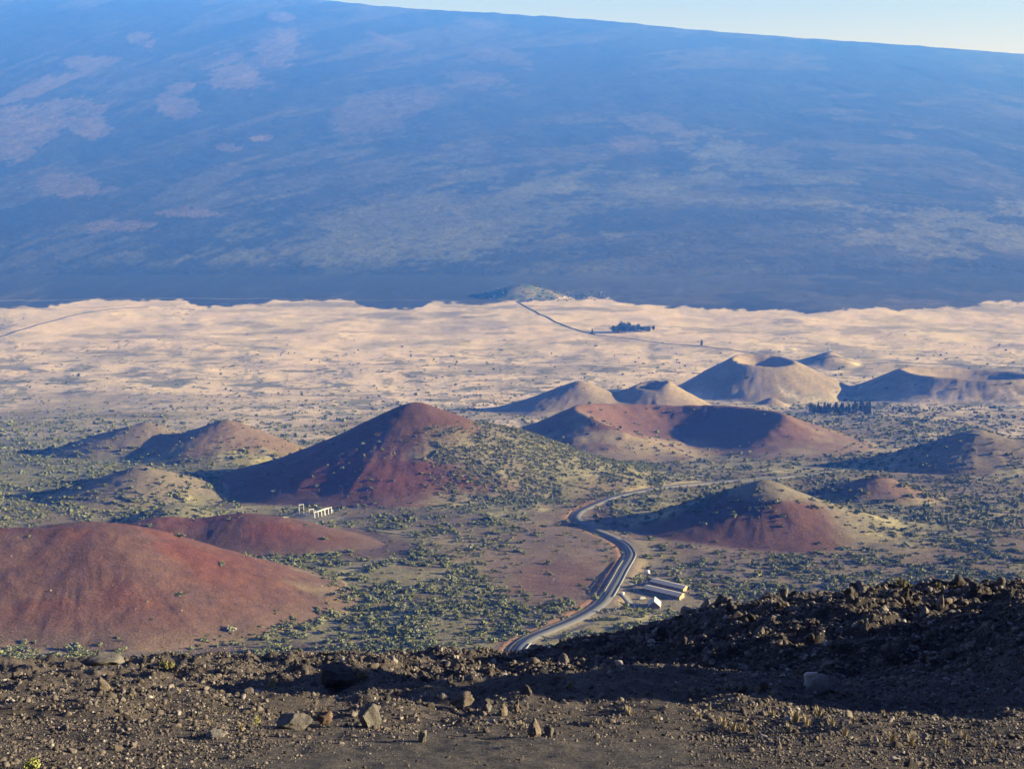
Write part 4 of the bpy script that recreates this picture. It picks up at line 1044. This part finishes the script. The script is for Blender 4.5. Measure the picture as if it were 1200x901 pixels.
for (a_, b_, w, h, m_, lab) in ((40, 900, 34, 10, M_yel, 'yellow green bush at the bottom left corner'), (318, 806, 16, 10, M_yel, 'small yellow green bush behind the rubble left of the dark boulder'),
                                (198, 784, 28, 12, M_olv, 'brownish bush on the far left crest of the rubble'), (1058, 690, 26, 12, M_olv, 'olive bush on the ridge skyline beside the tall stacked rock'), (1098, 690, 14, 7, M_olv, 'small olive plant on the ridge skyline right of the stacked rock'),
                                (303, 852, 12, 14, M_yel, 'pale green plant just left of the wide grey boulder'), (418, 796, 26, 9, M_olv, 'olive bush between the dark boulder and the ridge crest')):
    p_ = nhit(a_, b_); s = p_[1] / 1600; V, Fc = leaf_cloud(260, w * s * .5, w * s * .5, h * s, .045 * w * s, int(a_), lobes=6)
    o = mesh_np('bush', V, Fc, m_); o.location = p_; tag(o, lab, 'bush')

# ------------------------------------------------------------------ air
m = bpy.data.materials.new('air'); m.use_nodes = True; nt = m.node_tree; nt.nodes.clear()
out = nt.nodes.new('ShaderNodeOutputMaterial'); v = nt.nodes.new('ShaderNodeVolumePrincipled'); nt.links.new(v.outputs[0], out.inputs['Volume'])
v.inputs['Color'].default_value = (.035, .165, 1.0, 1); v.inputs['Density'].default_value = 8.2e-5; v.inputs['Anisotropy'].default_value = .0; v.inputs['Absorption Color'].default_value = (1, 1, 1, 1)
zlo = float(GZ.min()) - 1; zhi = float(GZ.max()) + 60
wX = float(np.abs(GX).max()) + 200
q = MB(); q.box((0, (YR * 1.04) / 2 - 400, (zlo + zhi) / 2), (2 * wX, YR * 1.04 + 1200, zhi - zlo)); o = q.build('haze', m); o['kind'] = 'stuff'
o['label'] = 'blue air thickening toward the far mountain'; o['category'] = 'haze'

# ------------------------------------------------------------------ light, sky, camera
EL = 12.8; AZ = 0.0   # sun from the right (+X)
sd = Vector((math.cos(R(EL)) * math.cos(R(AZ)), math.cos(R(EL)) * math.sin(R(AZ)), math.sin(R(EL))))
L = bpy.data.lights.new('sun', 'SUN'); L.energy = 5.0; L.angle = R(.5); L.color = (1, .94, .985)
lo = bpy.data.objects.new('sun', L); COL.objects.link(lo); lo.rotation_euler = sd.to_track_quat('Z', 'Y').to_euler()
w = bpy.data.worlds.new('World'); sc.world = w; w.use_nodes = True; nt = w.node_tree; bg = nt.nodes['Background']
sk = nt.nodes.new('ShaderNodeTexSky'); sk.sky_type = 'NISHITA'; sk.sun_disc = False; sk.sun_elevation = R(EL); sk.sun_rotation = R(90 - AZ); sk.altitude = 3000; sk.air_density = 1.0; sk.dust_density = .3; sk.ozone_density = 2.0
tn = nt.nodes.new('ShaderNodeVectorMath'); tn.operation = 'MULTIPLY'; tn.inputs[1].default_value = (.92, .76, .97); nt.links.new(sk.outputs[0], tn.inputs[0]); nt.links.new(tn.outputs[0], bg.inputs[0]); bg.inputs[1].default_value = .05
cam = bpy.data.cameras.new('camera'); cam.sensor_width = 36; cam.lens = 36 * F / 1200; cam.clip_start = .3; cam.clip_end = 120000
co = bpy.data.objects.new('camera', cam); COL.objects.link(co); co.location = (0, 0, 0); co.rotation_euler = (math.pi / 2 - PITCH, 0, 0); sc.camera = co
sc.view_settings.view_transform = 'Standard'; sc.view_settings.look = 'None'; sc.view_settings.gamma = 1; sc.view_settings.exposure = 1.64
sc.cycles.volume_bounces = 0; sc.cycles.max_bounces = 4; sc.cycles.diffuse_bounces = 2
sc.cycles.use_denoising = True
